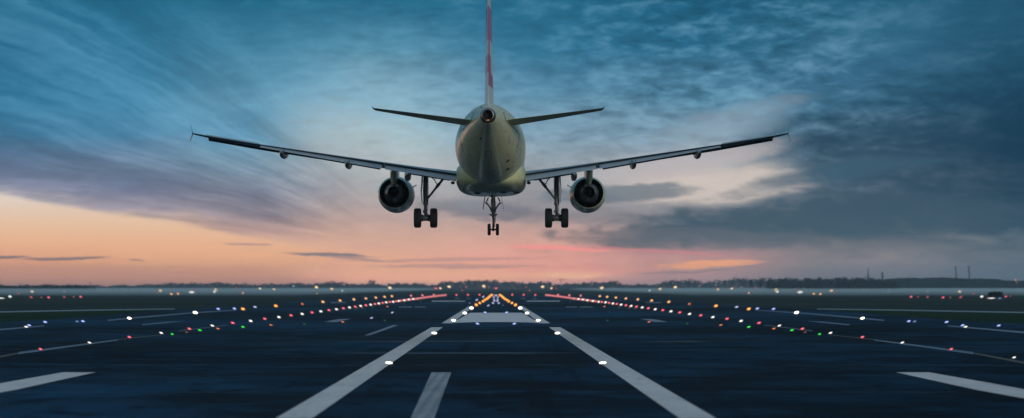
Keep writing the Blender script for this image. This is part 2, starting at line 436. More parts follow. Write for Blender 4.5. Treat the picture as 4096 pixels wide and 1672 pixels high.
M['foliage'] = worn('winter_foliage', (.034, .046, .060), 1.0, 0, 0, 0, .4, .4)
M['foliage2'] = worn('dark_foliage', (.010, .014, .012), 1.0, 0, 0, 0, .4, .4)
M['bark'] = worn('bark', (.03, .026, .022), .9, 0, 0, .1, .3, 2)
M['hill'] = worn('hill_scrub', (.010, .014, .012), 1.0, 0, 0, 0, .4, .02)
M['concrete'] = worn('chimney_concrete', (.13, .15, .17), .8, 0, 0, .2, .2, .2)
M['steel'] = worn('mast_steel', (.08, .10, .12), .6, .3, 0, .3, .2, 1)

# ------------------------------------------------------------------ ground and runway
g = MB(); S = 9000
xs = [-4000, -2000, -300, 300, 2000, 4000]; ys = [-1500, -60, 400, 1000, 2500, 4000, 5200]
for i in range(5):
    for j in range(6):
        g.quad((xs[i], ys[j], 0), (xs[i+1], ys[j], 0), (xs[i+1], ys[j+1], 0), (xs[i], ys[j+1], 0))
o = g.build('ground', M['grass'], off=(0, 0, -.06)); tag(o, kind='structure')

MX = 3967.0                      # mirror: left px = MX - right px
def poly(name, pts, z, mat, kind='structure', label=None, cat=None, group=None, mirror=False, thick=0):
    q = []
    for px, py in pts:
        p = ground(MX-px if mirror else px, py, z); q.append(tuple(p))
    b = MB()
    b.add(q, [tuple(range(len(q)))])
    o = b.build(name, mat)
    if o.data.polygons[0].normal.z < 0: o.data.flip_normals()
    return tag(o, label, cat, group, kind)
edge = [(2060, 1179.5), (2400, 1180), (2560, 1187), (2718, 1199), (2878, 1216), (3000, 1224), (3268, 1238), (3536, 1259), (3760, 1278), (4096, 1295)]
rt = [tuple(ground(a, b, 0)) for a, b in edge]; lf = [tuple(ground(MX-a, b, 0)) for a, b in edge]
b = MB()
rows = [(lf[i], rt[i]) for i in range(len(edge))]+[((-44, 100, 0), (43, 100, 0)), ((-44, -60, 0), (43, -60, 0))]
for (l0, r0), (l1, r1) in zip(rows, rows[1:]): b.quad(l0, l1, r1, r0)
o = b.build('runway', M['asphalt']); tag(o, kind='structure')
# meadow sheets, coloured paler to imitate mist, and verge sheets
def sheet(name, pts, z, mat):
    b = MB(); b.add([(x, y, z) for x, y in pts], [tuple(range(len(pts)))]); o = b.build(name, mat)
    if o.data.polygons[0].normal.z < 0: o.data.flip_normals()
    return tag(o, kind='structure')
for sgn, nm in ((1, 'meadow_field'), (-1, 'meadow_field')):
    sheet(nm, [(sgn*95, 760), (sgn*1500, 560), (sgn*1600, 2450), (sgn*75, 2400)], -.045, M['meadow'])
    sheet('verge', [(sgn*41.5, 120), (sgn*90, 120), (sgn*90, 262), (sgn*62, 274), (sgn*41.2, 309)], -.045, M['grass2'])

MK = .014
def mk(name, pts, mat, both=True, z=MK):
    poly(name, pts, z, M[mat])
    if both: poly(name, pts, z, M[mat], mirror=True)
stripe_far = [(2069, 1224), (2090, 1224), (2201, 1293), (2160, 1293)]
mk('centre_stripe', [(2196, 1309), (2242, 1309), (2867, 1674), (2720, 1674)], 'white_mark')
mk('centre_stripe', stripe_far, 'white_mark')
# cross bar between the stripes, its near edge bowed
pts = [(1880, 1251), (2087, 1251), (2160, 1293)]
pts += [(1983.5+176*math.cos(a*math.pi/12), 1293-5*math.sin(a*math.pi/12)) for a in range(1, 12)]
pts += [(1807, 1293)]
poly('cross_bar_marking', pts, MK, M['bar_mark'])
mk('dash_marking', [(1726, 1489), (1805, 1489), (1736, 1674), (1642, 1674)], 'tyre_mark', False)
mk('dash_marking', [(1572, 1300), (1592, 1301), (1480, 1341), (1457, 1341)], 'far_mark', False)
mk('edge_dash_marking', [(3584, 1489), (3716, 1489), (3966, 1533), (4100, 1558), (4100, 1594), (3900, 1558)], 'white_mark')
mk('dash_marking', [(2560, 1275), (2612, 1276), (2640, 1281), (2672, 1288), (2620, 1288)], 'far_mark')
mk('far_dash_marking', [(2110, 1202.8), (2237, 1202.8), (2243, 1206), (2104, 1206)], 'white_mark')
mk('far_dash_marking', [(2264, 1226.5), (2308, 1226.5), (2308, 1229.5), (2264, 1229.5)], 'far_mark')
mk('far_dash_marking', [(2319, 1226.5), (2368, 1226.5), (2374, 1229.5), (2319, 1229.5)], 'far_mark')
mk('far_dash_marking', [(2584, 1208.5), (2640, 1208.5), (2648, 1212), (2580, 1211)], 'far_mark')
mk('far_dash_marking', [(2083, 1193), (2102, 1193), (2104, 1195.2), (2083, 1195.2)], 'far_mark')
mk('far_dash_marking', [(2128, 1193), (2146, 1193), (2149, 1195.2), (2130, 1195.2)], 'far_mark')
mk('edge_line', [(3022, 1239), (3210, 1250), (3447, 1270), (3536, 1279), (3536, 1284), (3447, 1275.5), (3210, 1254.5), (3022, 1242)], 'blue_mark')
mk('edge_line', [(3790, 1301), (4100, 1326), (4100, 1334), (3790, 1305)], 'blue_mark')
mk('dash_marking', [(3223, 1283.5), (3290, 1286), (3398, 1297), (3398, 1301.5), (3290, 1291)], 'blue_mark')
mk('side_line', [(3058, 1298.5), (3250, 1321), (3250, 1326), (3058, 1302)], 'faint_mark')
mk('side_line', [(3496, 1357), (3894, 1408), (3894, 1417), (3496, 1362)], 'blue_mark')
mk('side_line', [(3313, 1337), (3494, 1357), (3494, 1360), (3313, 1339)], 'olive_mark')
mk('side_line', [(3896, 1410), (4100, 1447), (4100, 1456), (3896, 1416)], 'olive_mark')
for px0, px1, py, hgt in ((1340, 2130, 1361.5, 7), (1230, 2340, 1408, 8), (2560, 2860, 1363, 6)):
    w_ = px1-px0
    mk('joint_line', [(px0, py+hgt*.5), (px0+w_*.3, py+hgt*.15), (px0+w_*.7, py), (px1, py+hgt*.4), (px1-w_*.25, py+hgt), (px0+w_*.35, py+hgt)], 'joint', False, z=.008)
# pale track crossing the grass beyond the verge
for mir in (False, True):
    poly('taxiway_strip', [(3268, 1234.2), (3600, 1238.5), (4300, 1251.5), (4300, 1256), (3600, 1242.5), (3268, 1237)], -.03, M['track'], mirror=mir)

# ------------------------------------------------------------------ lights
ORD = ['nearest', 'second', 'third', 'fourth', 'fifth', 'sixth', 'seventh', 'eighth', 'ninth', 'tenth', 'eleventh', 'twelfth', 'thirteenth', 'fourteenth', 'fifteenth', 'sixteenth', 'seventeenth', 'eighteenth', 'nineteenth', 'twentieth']
TEN = {2: 'twenty', 3: 'thirty', 4: 'forty', 5: 'fifty', 6: 'sixty', 7: 'seventy'}
ONE = ['', 'first', 'second', 'third', 'fourth', 'fifth', 'sixth', 'seventh', 'eighth', 'ninth']
def ordw(i):                       # i from 1
    if i <= 20: return ORD[i-1]
    a, b = divmod(i, 10)
    if b == 0: return TEN[a][:-1]+'ieth'
    return TEN[a]+'-'+ONE[b]
lens_cache = {}
def light(px, py, col, a=11.5, bb=6.2, tilt=20, label='', group='', cat='runway light', name='runway_light', dmin=None):
    """one lamp: squat housing and a glowing lens; a, bb are the lens half sizes in photo pixels at its place"""
    if py+bb*1.1 > HY+17:
        base = ground(px, py+bb*1.15)
        d = base.y; ra = a*d/F; rb = bb*d/F; zc = rb*1.15
    else:
        d = dmin or 1350.0
        c = at(px, py, d); base = Vector((c.x, c.y, 0)); ra = a*d/F; rb = bb*d/F; zc = c.z
    side = 1 if px > 1983 else -1
    ra *= .84; rb *= .84
    e = empty(name, base)
    h = MB()
    if zc > 1.6:
        h.tube([(0, 0, 0), (0, 0, zc-rb*.5)], [.09, .05], 6)
        h.build('pole', M['housing'], e)
    else:
        h.tube([(0, 0, -.05), (0, 0, .02), (0, 0, max(.03, zc-rb*.75))], [ra*1.12, ra*1.0, rb*.55], 16)
        h.build('housing', M['housing'], e)
    MB().ell((0, 0, zc), (ra, rb, rb), R(tilt)*side).build('lens', L[col], e, True)
    tag(e, label, cat, group)
    return e
CW = {'white': 'white', 'bwhite': 'brilliant white', 'dwhite': 'dim white', 'red': 'red', 'dred': 'dim red', 'fred': 'pinkish red', 'amber': 'amber', 'famber': 'peach', 'pale': 'pale yellow',
      'dpale': 'dim yellow', 'green': 'green', 'dgreen': 'faint green', 'orange': 'orange', 'dorange': 'faint orange', 'blue': 'pale blue', 'dblue': 'dim blue', 'violet': 'lavender', 'dviolet': 'dim lavender'}
def row(items, where, group, a=11.5, bb=6.2, tilt=20, sides=(1, -1), name='runway_light', cat='runway light'):
    """items nearest first: (px, py, colour[, a, bb]) on the right half; mirrored for the left"""
    for sd in sides:
        cnt = {}
        for it in items:
            px, py, c = it[:3]; aa, b2 = (it[3], it[4]) if len(it) > 3 else (a, bb)
            if sd < 0: px = MX-px
            if px < -20 or px > 4110: continue
            cnt[c] = cnt.get(c, 0)+1
            tot = sum(1 for q in items if q[2] == c)
            w = (ordw(cnt[c])+' ' if tot > 1 else 'only ')
            side = 'right' if sd > 0 else 'left'
            # jitter removed on purpose: the rows are surveyed
            light(px, py, c, aa, b2, tilt, f"{w}{CW[c]} light {where.format(s=side)}", group.format(s=side), cat, name)
# on the centre stripes
row([(2411, 1451, 'bwhite', 18, 5.2), (2230, 1332, 'bwhite', 13.5, 5), (2153, 1281, 'bwhite', 11.5, 5.2), (2108, 1252, 'bwhite', 10, 5.2), (2081, 1232, 'bwhite', 10, 5.6)],
    'on the {s} centre stripe from the camera', 'lights set in the {s} centre stripe', tilt=6)
row([(2062, 1219.5, 'amber', 10, 6.5), (2048, 1212, 'amber', 8.5, 5.5), (2035.5, 1205.5, 'amber', 8, 5.5), (2028, 1200, 'amber', 7.5, 5.5), (2020, 1195.5, 'amber', 7.5, 5.5), (2014.5, 1191.5, 'amber', 7, 5.3), (2011, 1188, 'amber', 7, 5.2), (2007.5, 1185, 'amber', 7, 5.2), (2003.5, 1182, 'amber', 7, 5.2), (1999, 1179.5, 'amber', 7, 5.2)],
    'in the {s} arm of the central chevron', 'amber lights of the {s} chevron arm', tilt=38)
row([(2057, 1294.5, 'blue', 11.5, 4.2), (2026, 1250, 'blue', 10, 4.2)], 'between centre stripes, on the {s} side of cross bar', 'lavender lights between the centre stripes', tilt=20)
row([(1995, 1212, 'violet', 8, 4.2), (1989.5, 1203.5, 'violet', 7.5, 4), (1990.5, 1198.5, 'violet', 7, 4), (1991.5, 1189, 'violet', 7.5, 3.8), (1986.5, 1181.5, 'violet', 7, 3.8)],
    'in the {s} half of the small central zigzag', 'lavender lights between the amber arms', tilt=40)
for px, py, c, a_, b_, tl, lb in [(1879, 1212, 'dviolet', 7.5, 3.6, -30, 'dim lavender light just left of the left amber arm, nearest of three'),
        (1907, 1200, 'violet', 9.5, 4, -36, 'bright lavender light left of the left amber arm, middle of three'),
        (1933, 1187, 'violet', 8, 4, -38, 'lavender light left of the left amber arm, farthest of three'),
        (1953, 1222, 'violet', 8, 3.8, -24, 'lavender light inside the left amber arm by the first amber light'),
        (2012, 1221, 'dviolet', 6, 2.6, -35, 'faint lavender light inside the right amber arm'),
        (1486, 1271.6, 'violet', 10, 3.6, -24, 'lavender light on dark asphalt beyond the left slanted dash'),
        (1569, 1250, 'violet', 9, 3.6, -24, 'lavender light alone between left red row and left stripe'),
        (1830, 1281.5, 'dwhite', 8, 3.4, -22, 'dim grey light touching the white light on left bar corner')]:
    light(px, py, c, a_, b_, tl if px > 1983 else -(-tl), lb, 'lavender lights on the runway')
# the long red and white rows
k = 1/2.505
R3 = lambda u, v: (2000+u*k, 1080+v*k)
R4 = lambda u, v: (3000+u/2.238, 1030+v/2.238)
rw = []
W3 = [(2415, 510), (2132, 472), (1899, 440), (1712, 414), (1555, 393), (1425, 375), (1313, 360), (1213, 347), (1131, 335), (1057, 324), (988, 318), (931, 310), (877, 303), (831, 296), (787, 291), (747, 287)]
D3 = [(2274, 488), (2011, 454), (1800, 425), (1631, 402), (1486, 383), (1367, 367), (1261, 353), (1170, 340), (1093, 329), (1021, 320), (957, 313), (907, 306), (855, 299), (809, 294), (765, 289)]
W4 = [(2363, 895), (1362, 762), (720, 675), (262, 610)]; D4 = [(1800, 820), (1005, 712), (468, 638), (80, 585)]
for u, v in W4: rw.append((*R4(u, v), 'white', 12, 4.4))
for u, v in D4: rw.append((*R4(u, v), 'red', 12.5, 5.2))
def sz(py): f = min(1, max(0, (py-1190)/100)); return (7.5+4*f, 5+.6*f)
for u, v in W3: p = R3(u, v); rw.append((*p, 'white', *sz(p[1])))
for u, v in D3: p = R3(u, v); rw.append((*p, 'red', *sz(p[1])))
N = 28
for i in range(N):
    f = i/(N-1); px = 2300-(2300-2184.5)*f; py = 1195.3-(1195.3-1180)*(f**.82)
    rw.append((px, py, 'fred', 6.6, 4.7))
rw.sort(key=lambda q: -q[1])
row(rw, 'from the camera in the long row {s} of centre', 'red and white lights of the long {s} row', tilt=24)
row([(2322.5, 1182.6, 'fred', 7, 5), (2277, 1181, 'fred', 7, 5), (2232, 1179.5, 'fred', 6.5, 5), (2141, 1179.7, 'red', 6.5, 4.6), (2095, 1179.2, 'red', 6.5, 4.6), (2049, 1179, 'red', 6.5, 4.6)],
    'on the runway end line, counted inward from the {s}', 'red lights across the far runway end, {s} half', tilt=38)
row([(*R4(622, 685), 'green', 9, 4.6), (*R4(375, 650), 'green', 12, 4.6), (2995, 1307.5, 'green', 11, 4.6), (2749, 1294.4, 'dgreen', 8, 3), (2429, 1281, 'dgreen', 7, 2.6), (2539, 1233.7, 'dgreen', 6, 2.8), (2476, 1228.5, 'dgreen', 6, 3), (2345, 1223, 'dgreen', 5, 2), (2350, 1208, 'dgreen', 5, 2.2), (2283, 1205, 'dgreen', 5, 2.2)],
    'below the {s} long row, counted from camera', 'green lights beside the {s} long row', tilt=18)
row([(*R4(493, 668), 'dorange', 9, 3), (*R4(213, 636), 'orange', 11.5, 3.8), (2883, 1300, 'orange', 11, 3.6), (2596, 1287.6, 'orange', 10, 3.2), (2517, 1231, 'dorange', 6, 2.8), (2417.6, 1226, 'orange', 7.5, 2.8)],
    'below the {s} long row, counted from camera', 'orange lights beside the {s} long row', tilt=20)
row([(2995, 1235.7, 'amber', 12, 6.4), (*R3(2163, 359), 'amber', 11.5, 6.2), (*R3(1897, 340), 'orange', 9, 4.6), (*R3(1691, 319), 'famber', 10, 5.6), (*R3(1519, 306), 'famber', 9, 5.4), (*R3(1381, 294), 'famber', 8.6, 5.4), (*R3(1261, 285), 'famber', 8, 5.2), (*R3(1161, 276), 'famber', 8, 5), (*R3(1073, 269), 'famber', 8, 5), (*R3(1000, 262), 'famber', 7.5, 5)],
    'along the {s} runway edge near the grass', 'amber lights of the {s} runway edge', tilt=26)
row([(3994.6, 1302, 'blue', 12, 4.6), (3850, 1301, 'blue', 12, 4.6), (3786, 1287.8, 'blue', 12, 4.8), (3658, 1285.6, 'dblue', 11, 4.8), (3635, 1284.7, 'blue', 11, 4.8), (3094, 1235.5, 'blue', 10.5, 5), (3029, 1234, 'blue', 10.5, 5), (2946.5, 1227.7, 'violet', 10.5, 5)],
    'at the {s} runway edge, counted from camera', 'pale blue lights of the {s} runway edge', tilt=20)
row([(3862, 1307, 'white', 11.5, 4.6), (3449.5, 1272.6, 'bwhite', 11, 5), (3186, 1250, 'bwhite', 12, 6)],
    'on the pale {s} edge line, counted from camera', 'white lights on the {s} edge line', tilt=16)
# field lamps, raised on slim poles or set on the grass
fl = [(3965, 1192.6, 'white', 22, 2.8, 0), (3998.6, 1193, 'dblue', 11, 4.4, 4), (3926.7, 1186, 'white', 9.5, 5.5, 22), (3842, 1188.6, 'dred', 12, 4.6, 34), (3772, 1189.5, 'red', 8.5, 4.4, 26), (3710, 1187.7, 'dred', 9, 4, 34), (3644, 1187, 'red', 8.5, 4.2, 26),
      (3801, 1189.5, 'dred', 6, 2.8, 20), (3672, 1187.5, 'dred', 6, 2.8, 20), (3893.6, 1173.5, 'dred', 9, 4, 26), (4023, 1186, 'red', 8, 3.2, 22), (4041, 1184, 'dorange', 6, 2.8, 20),
      (3281.5, 1175.7, 'famber', 8.5, 4.2, 22), (3254.7, 1175, 'famber', 8, 4, 26), (3200, 1168.5, 'white', 16, 6.6, 3), (3339, 1170, 'dorange', 7, 3.6, 24), (2995, 1172, 'famber', 6, 4, 30),
      (3022, 1166.5, 'dred', 6, 3, 26), (3109, 1167, 'white', 9, 6, 12)]
fl2 = [(3103.7, 1160, 'pale', 10.5, 8, 22), (3325, 1162.7, 'pale', 11, 7, 14), (3453, 1162, 'dpale', 8, 5, 12), (3553, 1164, 'dwhite', 10, 5, 12), (3709.6, 1165, 'dpale', 9, 5, 12), (3838, 1166, 'pale', 9.5, 6.4, 18),
       (3183, 1157.5, 'dred', 13, 3.6, 14), (3022, 1152, 'dred', 7, 3.4, 26), (3487, 1160, 'dred', 8, 3, 18), (2926.5, 1155, 'pale', 8.5, 4.6, 26), (2871, 1158, 'pale', 9.5, 5.8, 26), (2701, 1148.7, 'pale', 10, 6, 22), (2639.5, 1156.6, 'pale', 10, 5.8, 26),
       (2598, 1162, 'white', 7.5, 4.6, 26), (2407, 1151.5, 'pale', 11, 6, 26), (2205.6, 1153, 'pale', 7, 4.6, 32), (2225.5, 1154.7, 'dred', 5, 2.6, 36), (2170.5, 1147, 'pale', 10, 6.2, 16),
       (2118, 1162, 'dred', 6, 3.6, 34), (2105, 1148, 'dred', 6, 3.6, 34)]
NAMEC = {}
allf = []
for px, py, c, a_, b_, tl in fl+fl2:
    allf.append((px, py, c, a_, b_, tl, 'right')); allf.append((MX-px, py, c, a_, b_, tl, 'left'))
allf = [q for q in allf if -15 < q[0] < 4105]
for q in allf: NAMEC.setdefault((q[6], q[2]), []).append(q[0])
for px, py, c, a_, b_, tl, sd in allf:
    lst = sorted(NAMEC[(sd, c)], key=lambda v: -abs(v-1983)); i = lst.index(px)+1
    end = sd
    w = (ordw(i) if i > 1 else 'outermost') if len(lst) > 1 else 'only'
    raised = py < 1166
    light(px, py, c, a_, b_, tl, f"{w} {CW[c]} lamp in the {sd} misty field, counting from the {end} frame edge", 'lamps in the %s field' % sd, 'field lamp', 'field_lamp')
light(1935, 1144.5, 'pale', 10, 6.5, 18, 'large pale yellow lamp before the dark wood left of frame centre', '', 'field lamp', 'field_lamp')
for px, sd in ((1743.6, 'left'), (1984, 'middle')):
    e = empty('field_lamp', Vector(((px-CX)/F*1350, 1350, 0)))
    zc = CH+(HY-1153)/F*1350
    MB().tube([(0, 0, 0), (0, 0, zc-.4)], [.08, .05], 6).build('pole', M['housing'], e)
    MB().ell((-.55, 0, zc), (.9, .4, .4), R(-35)).ell((.55, 0, zc), (.9, .4, .4), R(35)).build('lens', L['red'], e, True)
    tag(e, f'red V shaped lamp on thin pole before the trees, {sd} of the two', 'field lamp', 'red V shaped lamps')
for px, py in ((4062.6, 1120), (4066.5, 1130)):
    e = empty('hillside_lamp', Vector(((px-CX)/F*2280, 2280, 0)))
    zc = CH+(HY-py)/F*2280
    MB().tube([(0, 0, 0), (0, 0, zc-.4)], [.3, .15], 6).build('pole', M['housing'], e)
    MB().ell((0, 0, zc), (.8, .6, .6)).build('lens', L['orange' if py > 1125 else 'amber'], e, True)
    tag(e, ('upper bright' if py < 1125 else 'lower faint')+' orange lamp on the hill at far right', 'street lamp', 'lamps on the far hill')
for px, py, c, lb in ((1561, 1151.5, 'pale', 'pale yellow lamp left of the left big tree clump on field'), (1547, 1142, 'dwhite', 'pale grey glowing lamp above a yellow one, left field'),
                      (1174, 1144, 'dwhite', 'pale grey lamp before the treeline left of the lone round tree'), (1267.5, 1174, 'dpale', 'dim yellow green lamp on dark grass, left of frame centre')):
    light(px, py, c, 9 if c == 'pale' else 7, 5 if c != 'dpale' else 3.5, 24, lb, '', 'field lamp', 'field_lamp')

# ------------------------------------------------------------------ aeroplane
ROOT = Vector((-1.2, 128.0, 10.8-4.6)); OFF = (0, 0, 4.6)
plane = empty('passenger_airplane', ROOT)
tag(plane, 'twin engine airliner seen from behind, landing gear down, red and white checked tail fin', 'airplane')
SEC = [  # y, bottom, top, half width
 (-16.0, .47, 1.05, .28), (-15.7, .38, 1.12, .37), (-15.2, .28, 1.22, .46), (-14.2, .06, 1.42, .64), (-13, -.25, 1.58, .85), (-11, -.80, 1.74, 1.20), (-9, -1.28, 1.88, 1.50), (-7, -1.66, 1.98, 1.74),
 (-5, -1.92, 2.04, 1.89), (-3, -2.04, 2.07, 1.965), (-1, -2.07, 2.07, 1.975), (3, -2.07, 2.07, 1.975), (8, -2.07, 2.07, 1.975), (13, -2.07, 2.07, 1.975), (15.5, -2.07, 2.02, 1.93),
 (17.5, -2.0, 1.78, 1.75), (19.2, -1.85, 1.15, 1.4), (20.4, -1.6, .45, .95), (21.1, -1.3, 0.0, .55), (21.5, -.95, -.45, .2)]
def sec(y):
    for a, b in zip(SEC, SEC[1:]):
        if a[0] <= y <= b[0]:
            f = (y-a[0])/(b[0]-a[0]); return [a[i]+(b[i]-a[i])*f for i in (1, 2, 3)]
    return list(SEC[0][1:] if y < SEC[0][0] else SEC[-1][1:])
def skin(y, th, off=0.0):         # th: 0 right side, 90 top
    bo, tp, hw = sec(y); zc = (bo+tp)/2; rz = (tp-bo)/2
    return Vector((math.cos(th)*(hw+off), y, zc+math.sin(th)*(rz+off)))
def ysamples():
    ys = []
    for a, b in zip(SEC, SEC[1:]):
        n = max(1, int(round((b[0]-a[0])/.4)))
        ys += [a[0]+(b[0]-a[0])*i/n for i in range(n)]
    return ys+[SEC[-1][0]]
# smooth the section table
def smooth_sec():
    global SEC
    ys = ysamples(); S2 = [(y, *sec(y)) for y in ys]
    for it in range(14):
        T = [S2[0]]
        for a, b, c in zip(S2, S2[1:], S2[2:]):
            T.append((b[0], *[(a[i]+2*b[i]+c[i])/4 for i in (1, 2, 3)]))
        S2 = T+[S2[-1]]
    SEC = S2
smooth_sec()
N = 64
b = MB(); b.loft([[skin(s[0], 2*math.pi*j/N) for j in range(N)] for s in SEC], False, True)
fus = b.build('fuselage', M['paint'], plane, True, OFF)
def patch(name, y0, y1, t0, t1, mat, parent, off=.012, ny=8, nt=8):
    b = MB(); g_ = [[skin(y0+(y1-y0)*i/ny, R(t0+(t1-t0)*j/nt), off) for j in range(nt+1)] for i in range(ny+1)]
    b.loft(g_, False, False, False)
    return b.build(name, mat, parent, True, OFF)
for s in (0, 1):
    f = (lambda t: t) if s == 0 else (lambda t: 180-t)
    d = patch('door', -8.4, -7.5, f(-28), f(22), M['seal'], fus, .006); d['label'] = 'rear passenger door with dark outline'
    patch('door_panel', -8.36, -7.54, f(-27.2), f(21.4), M['panel'], d, .014)
    patch('stabilizer_plate', -12.9, -9.0, f(3), f(33), M['seal'], fus, .006, 10, 6)
    patch('plate_panel', -12.8, -9.1, f(4.5), f(31.5), M['panel'], fus, .013, 10, 6)
patch('access_hatch', -11.2, -10.2, 262, 276, M['seal'], fus, .008, 4, 4)
patch('hatch_panel', -11.15, -10.25, 263, 275, M['panel'], fus, .014, 4, 4)
patch('outflow_valve', -6.6, -6.2, 300, 306, M['black'], fus, .012, 3, 3)
patch('vent', -8.3, -8.0, 304, 312, M['black'], fus, .012, 3, 3)
patch('vent', -13.0, -12.7, 240, 246, M['black'], fus, .012, 3, 3)
patch('vent', -14.2, -13.9, 118, 126, M['black'], fus, .012, 3, 3)
for yy, tt in ((-9.5, 268), (-7.4, 250), (-7.0, 262), (-6.6, 285), (-5.8, 275), (-5.0, 268), (-7.9, 286)):
    patch('drain_port', yy, yy+.16, tt, tt+1.4, M['black'], fus, .012, 2, 2)
# tail cone exhaust
b = MB(); b.lathe_y((0, -16, .76), [(.35, .40), (.0, .31), (-.12, .285), (-.13, .26), (.0, .23), (.55, .2)], 40)
b.build('exhaust_cone', M['hot'], fus, True, OFF)
MB().lathe_y((0, -16, .76), [(.25, .215), (.26, .01)], 32).build('exhaust_opening', M['black'], fus, False, OFF)
MB().ell((.04, -16.13, .50), (.03, .03, .02)).ell((-.05, -16.13, .49), (.025, .03, .02)).build('tail_light', L['amber'], fus, True, OFF)
# belly fairing
def se(hw, top, bot, n=40, p=3.2):
    zc = (top+bot)/2; hz = (top-bot)/2; r = []
    for j in range(n):
        a = 2*math.pi*j/n; c, s_ = math.cos(a), math.sin(a)
        r.append((hw*math.copysign(abs(c)**(2/p), c), zc+hz*math.copysign(abs(s_)**(2/p), s_)))
    return r
FR = [(-2.7, .7, -1.2, -1.96), (-2.4, 1.3, -1.0, -2.06), (-1.9, 1.7, -.8, -2.17), (-1.1, 1.9, -.65, -2.30), (-.1, 1.99, -.6, -2.41), (1, 2.02, -.55, -2.46), (4.5, 2.03, -.55, -2.48), (6.5, 1.9, -.7, -2.4), (8.5, 1.3, -1.1, -2.2), (9.5, .5, -1.5, -1.95)]
MB().loft([[(x, y, z) for x, z in se(hw, tp, bo)] for y, hw, tp, bo in FR]).build('belly_fairing', M['belly'], plane, True, OFF)
for c_ in ((-.78, .6, -2.455), (1.45, .5, -2.40), (.7, .2, -2.43)): MB().box(c_, (.34, .4, .05)).build('belly_vent', M['black'], plane, False, OFF)
MB().lathe_y((.0, 3, -2.50), [(-.1, .01), (0, .07), (.3, .07), (.5, .01)], 12).build('beacon', M['seal'], plane, True, OFF)

def airfoil(x, le, te, tu, tl, n=12):
    """closed section from trailing edge over the top to the leading edge and back"""
    up, lo = [], []
    for i in range(n+1):
        c = .5-.5*math.cos(math.pi*i/n)
        sh = (2.969*math.sqrt(c)-1.26*c-3.516*c*c+2.843*c**3-1.036*c**4)*1.0
        y = le[0]+(te[0]-le[0])*c; z = le[1]+(te[1]-le[1])*c
        up.append((x, y, z+tu*sh)); lo.append((x, y, z-tl*sh))
    return up[::-1]+lo[1:-1]
def leY(x): return 5.6-(x-1.8)*.53
def teY(x): return -.4 if x < 6.4 else -.4-(x-6.4)*.33
def lerp(tab, x):
    for a, b in zip(tab, tab[1:]):
        if a[0] <= x <= b[0]:
            f = (x-a[0])/(b[0]-a[0]); return a[1]+(b[1]-a[1])*f
    return tab[0][1] if x < tab[0][0] else tab[-1][1]
TEZ = [(1.2, -1.46), (1.8, -1.40), (3.9, -1.09), (6.5, -.70), (12.86, .16), (15.8, .60), (16.5, .72)]
LEZ = [(1.2, -1.45), (1.8, -1.38), (3.9, -1.08), (6.5, -.72), (12.86, .13), (15.8, .58), (16.5, .72)]
TU = [(1.2, .36), (1.8, .33), (3.9, .22), (6.5, .16), (12.86, .08), (16.5, .035)]
TL = [(1.2, .30), (1.8, .28), (3.9, .22), (6.5, .17), (12.86, .10), (16.5, .035)]
FB = [(1.8, -1.86), (3.9, -1.50), (6.5, -1.08), (12.86, -.03)]     # flap trailing edge height
SB = [(2.4, -1.45), (6.5, -.89), (12.86, .07), (15.8, .49)]         # slat lower lip height
GX, GY, GZ = 3.77, 1.5, -3.83
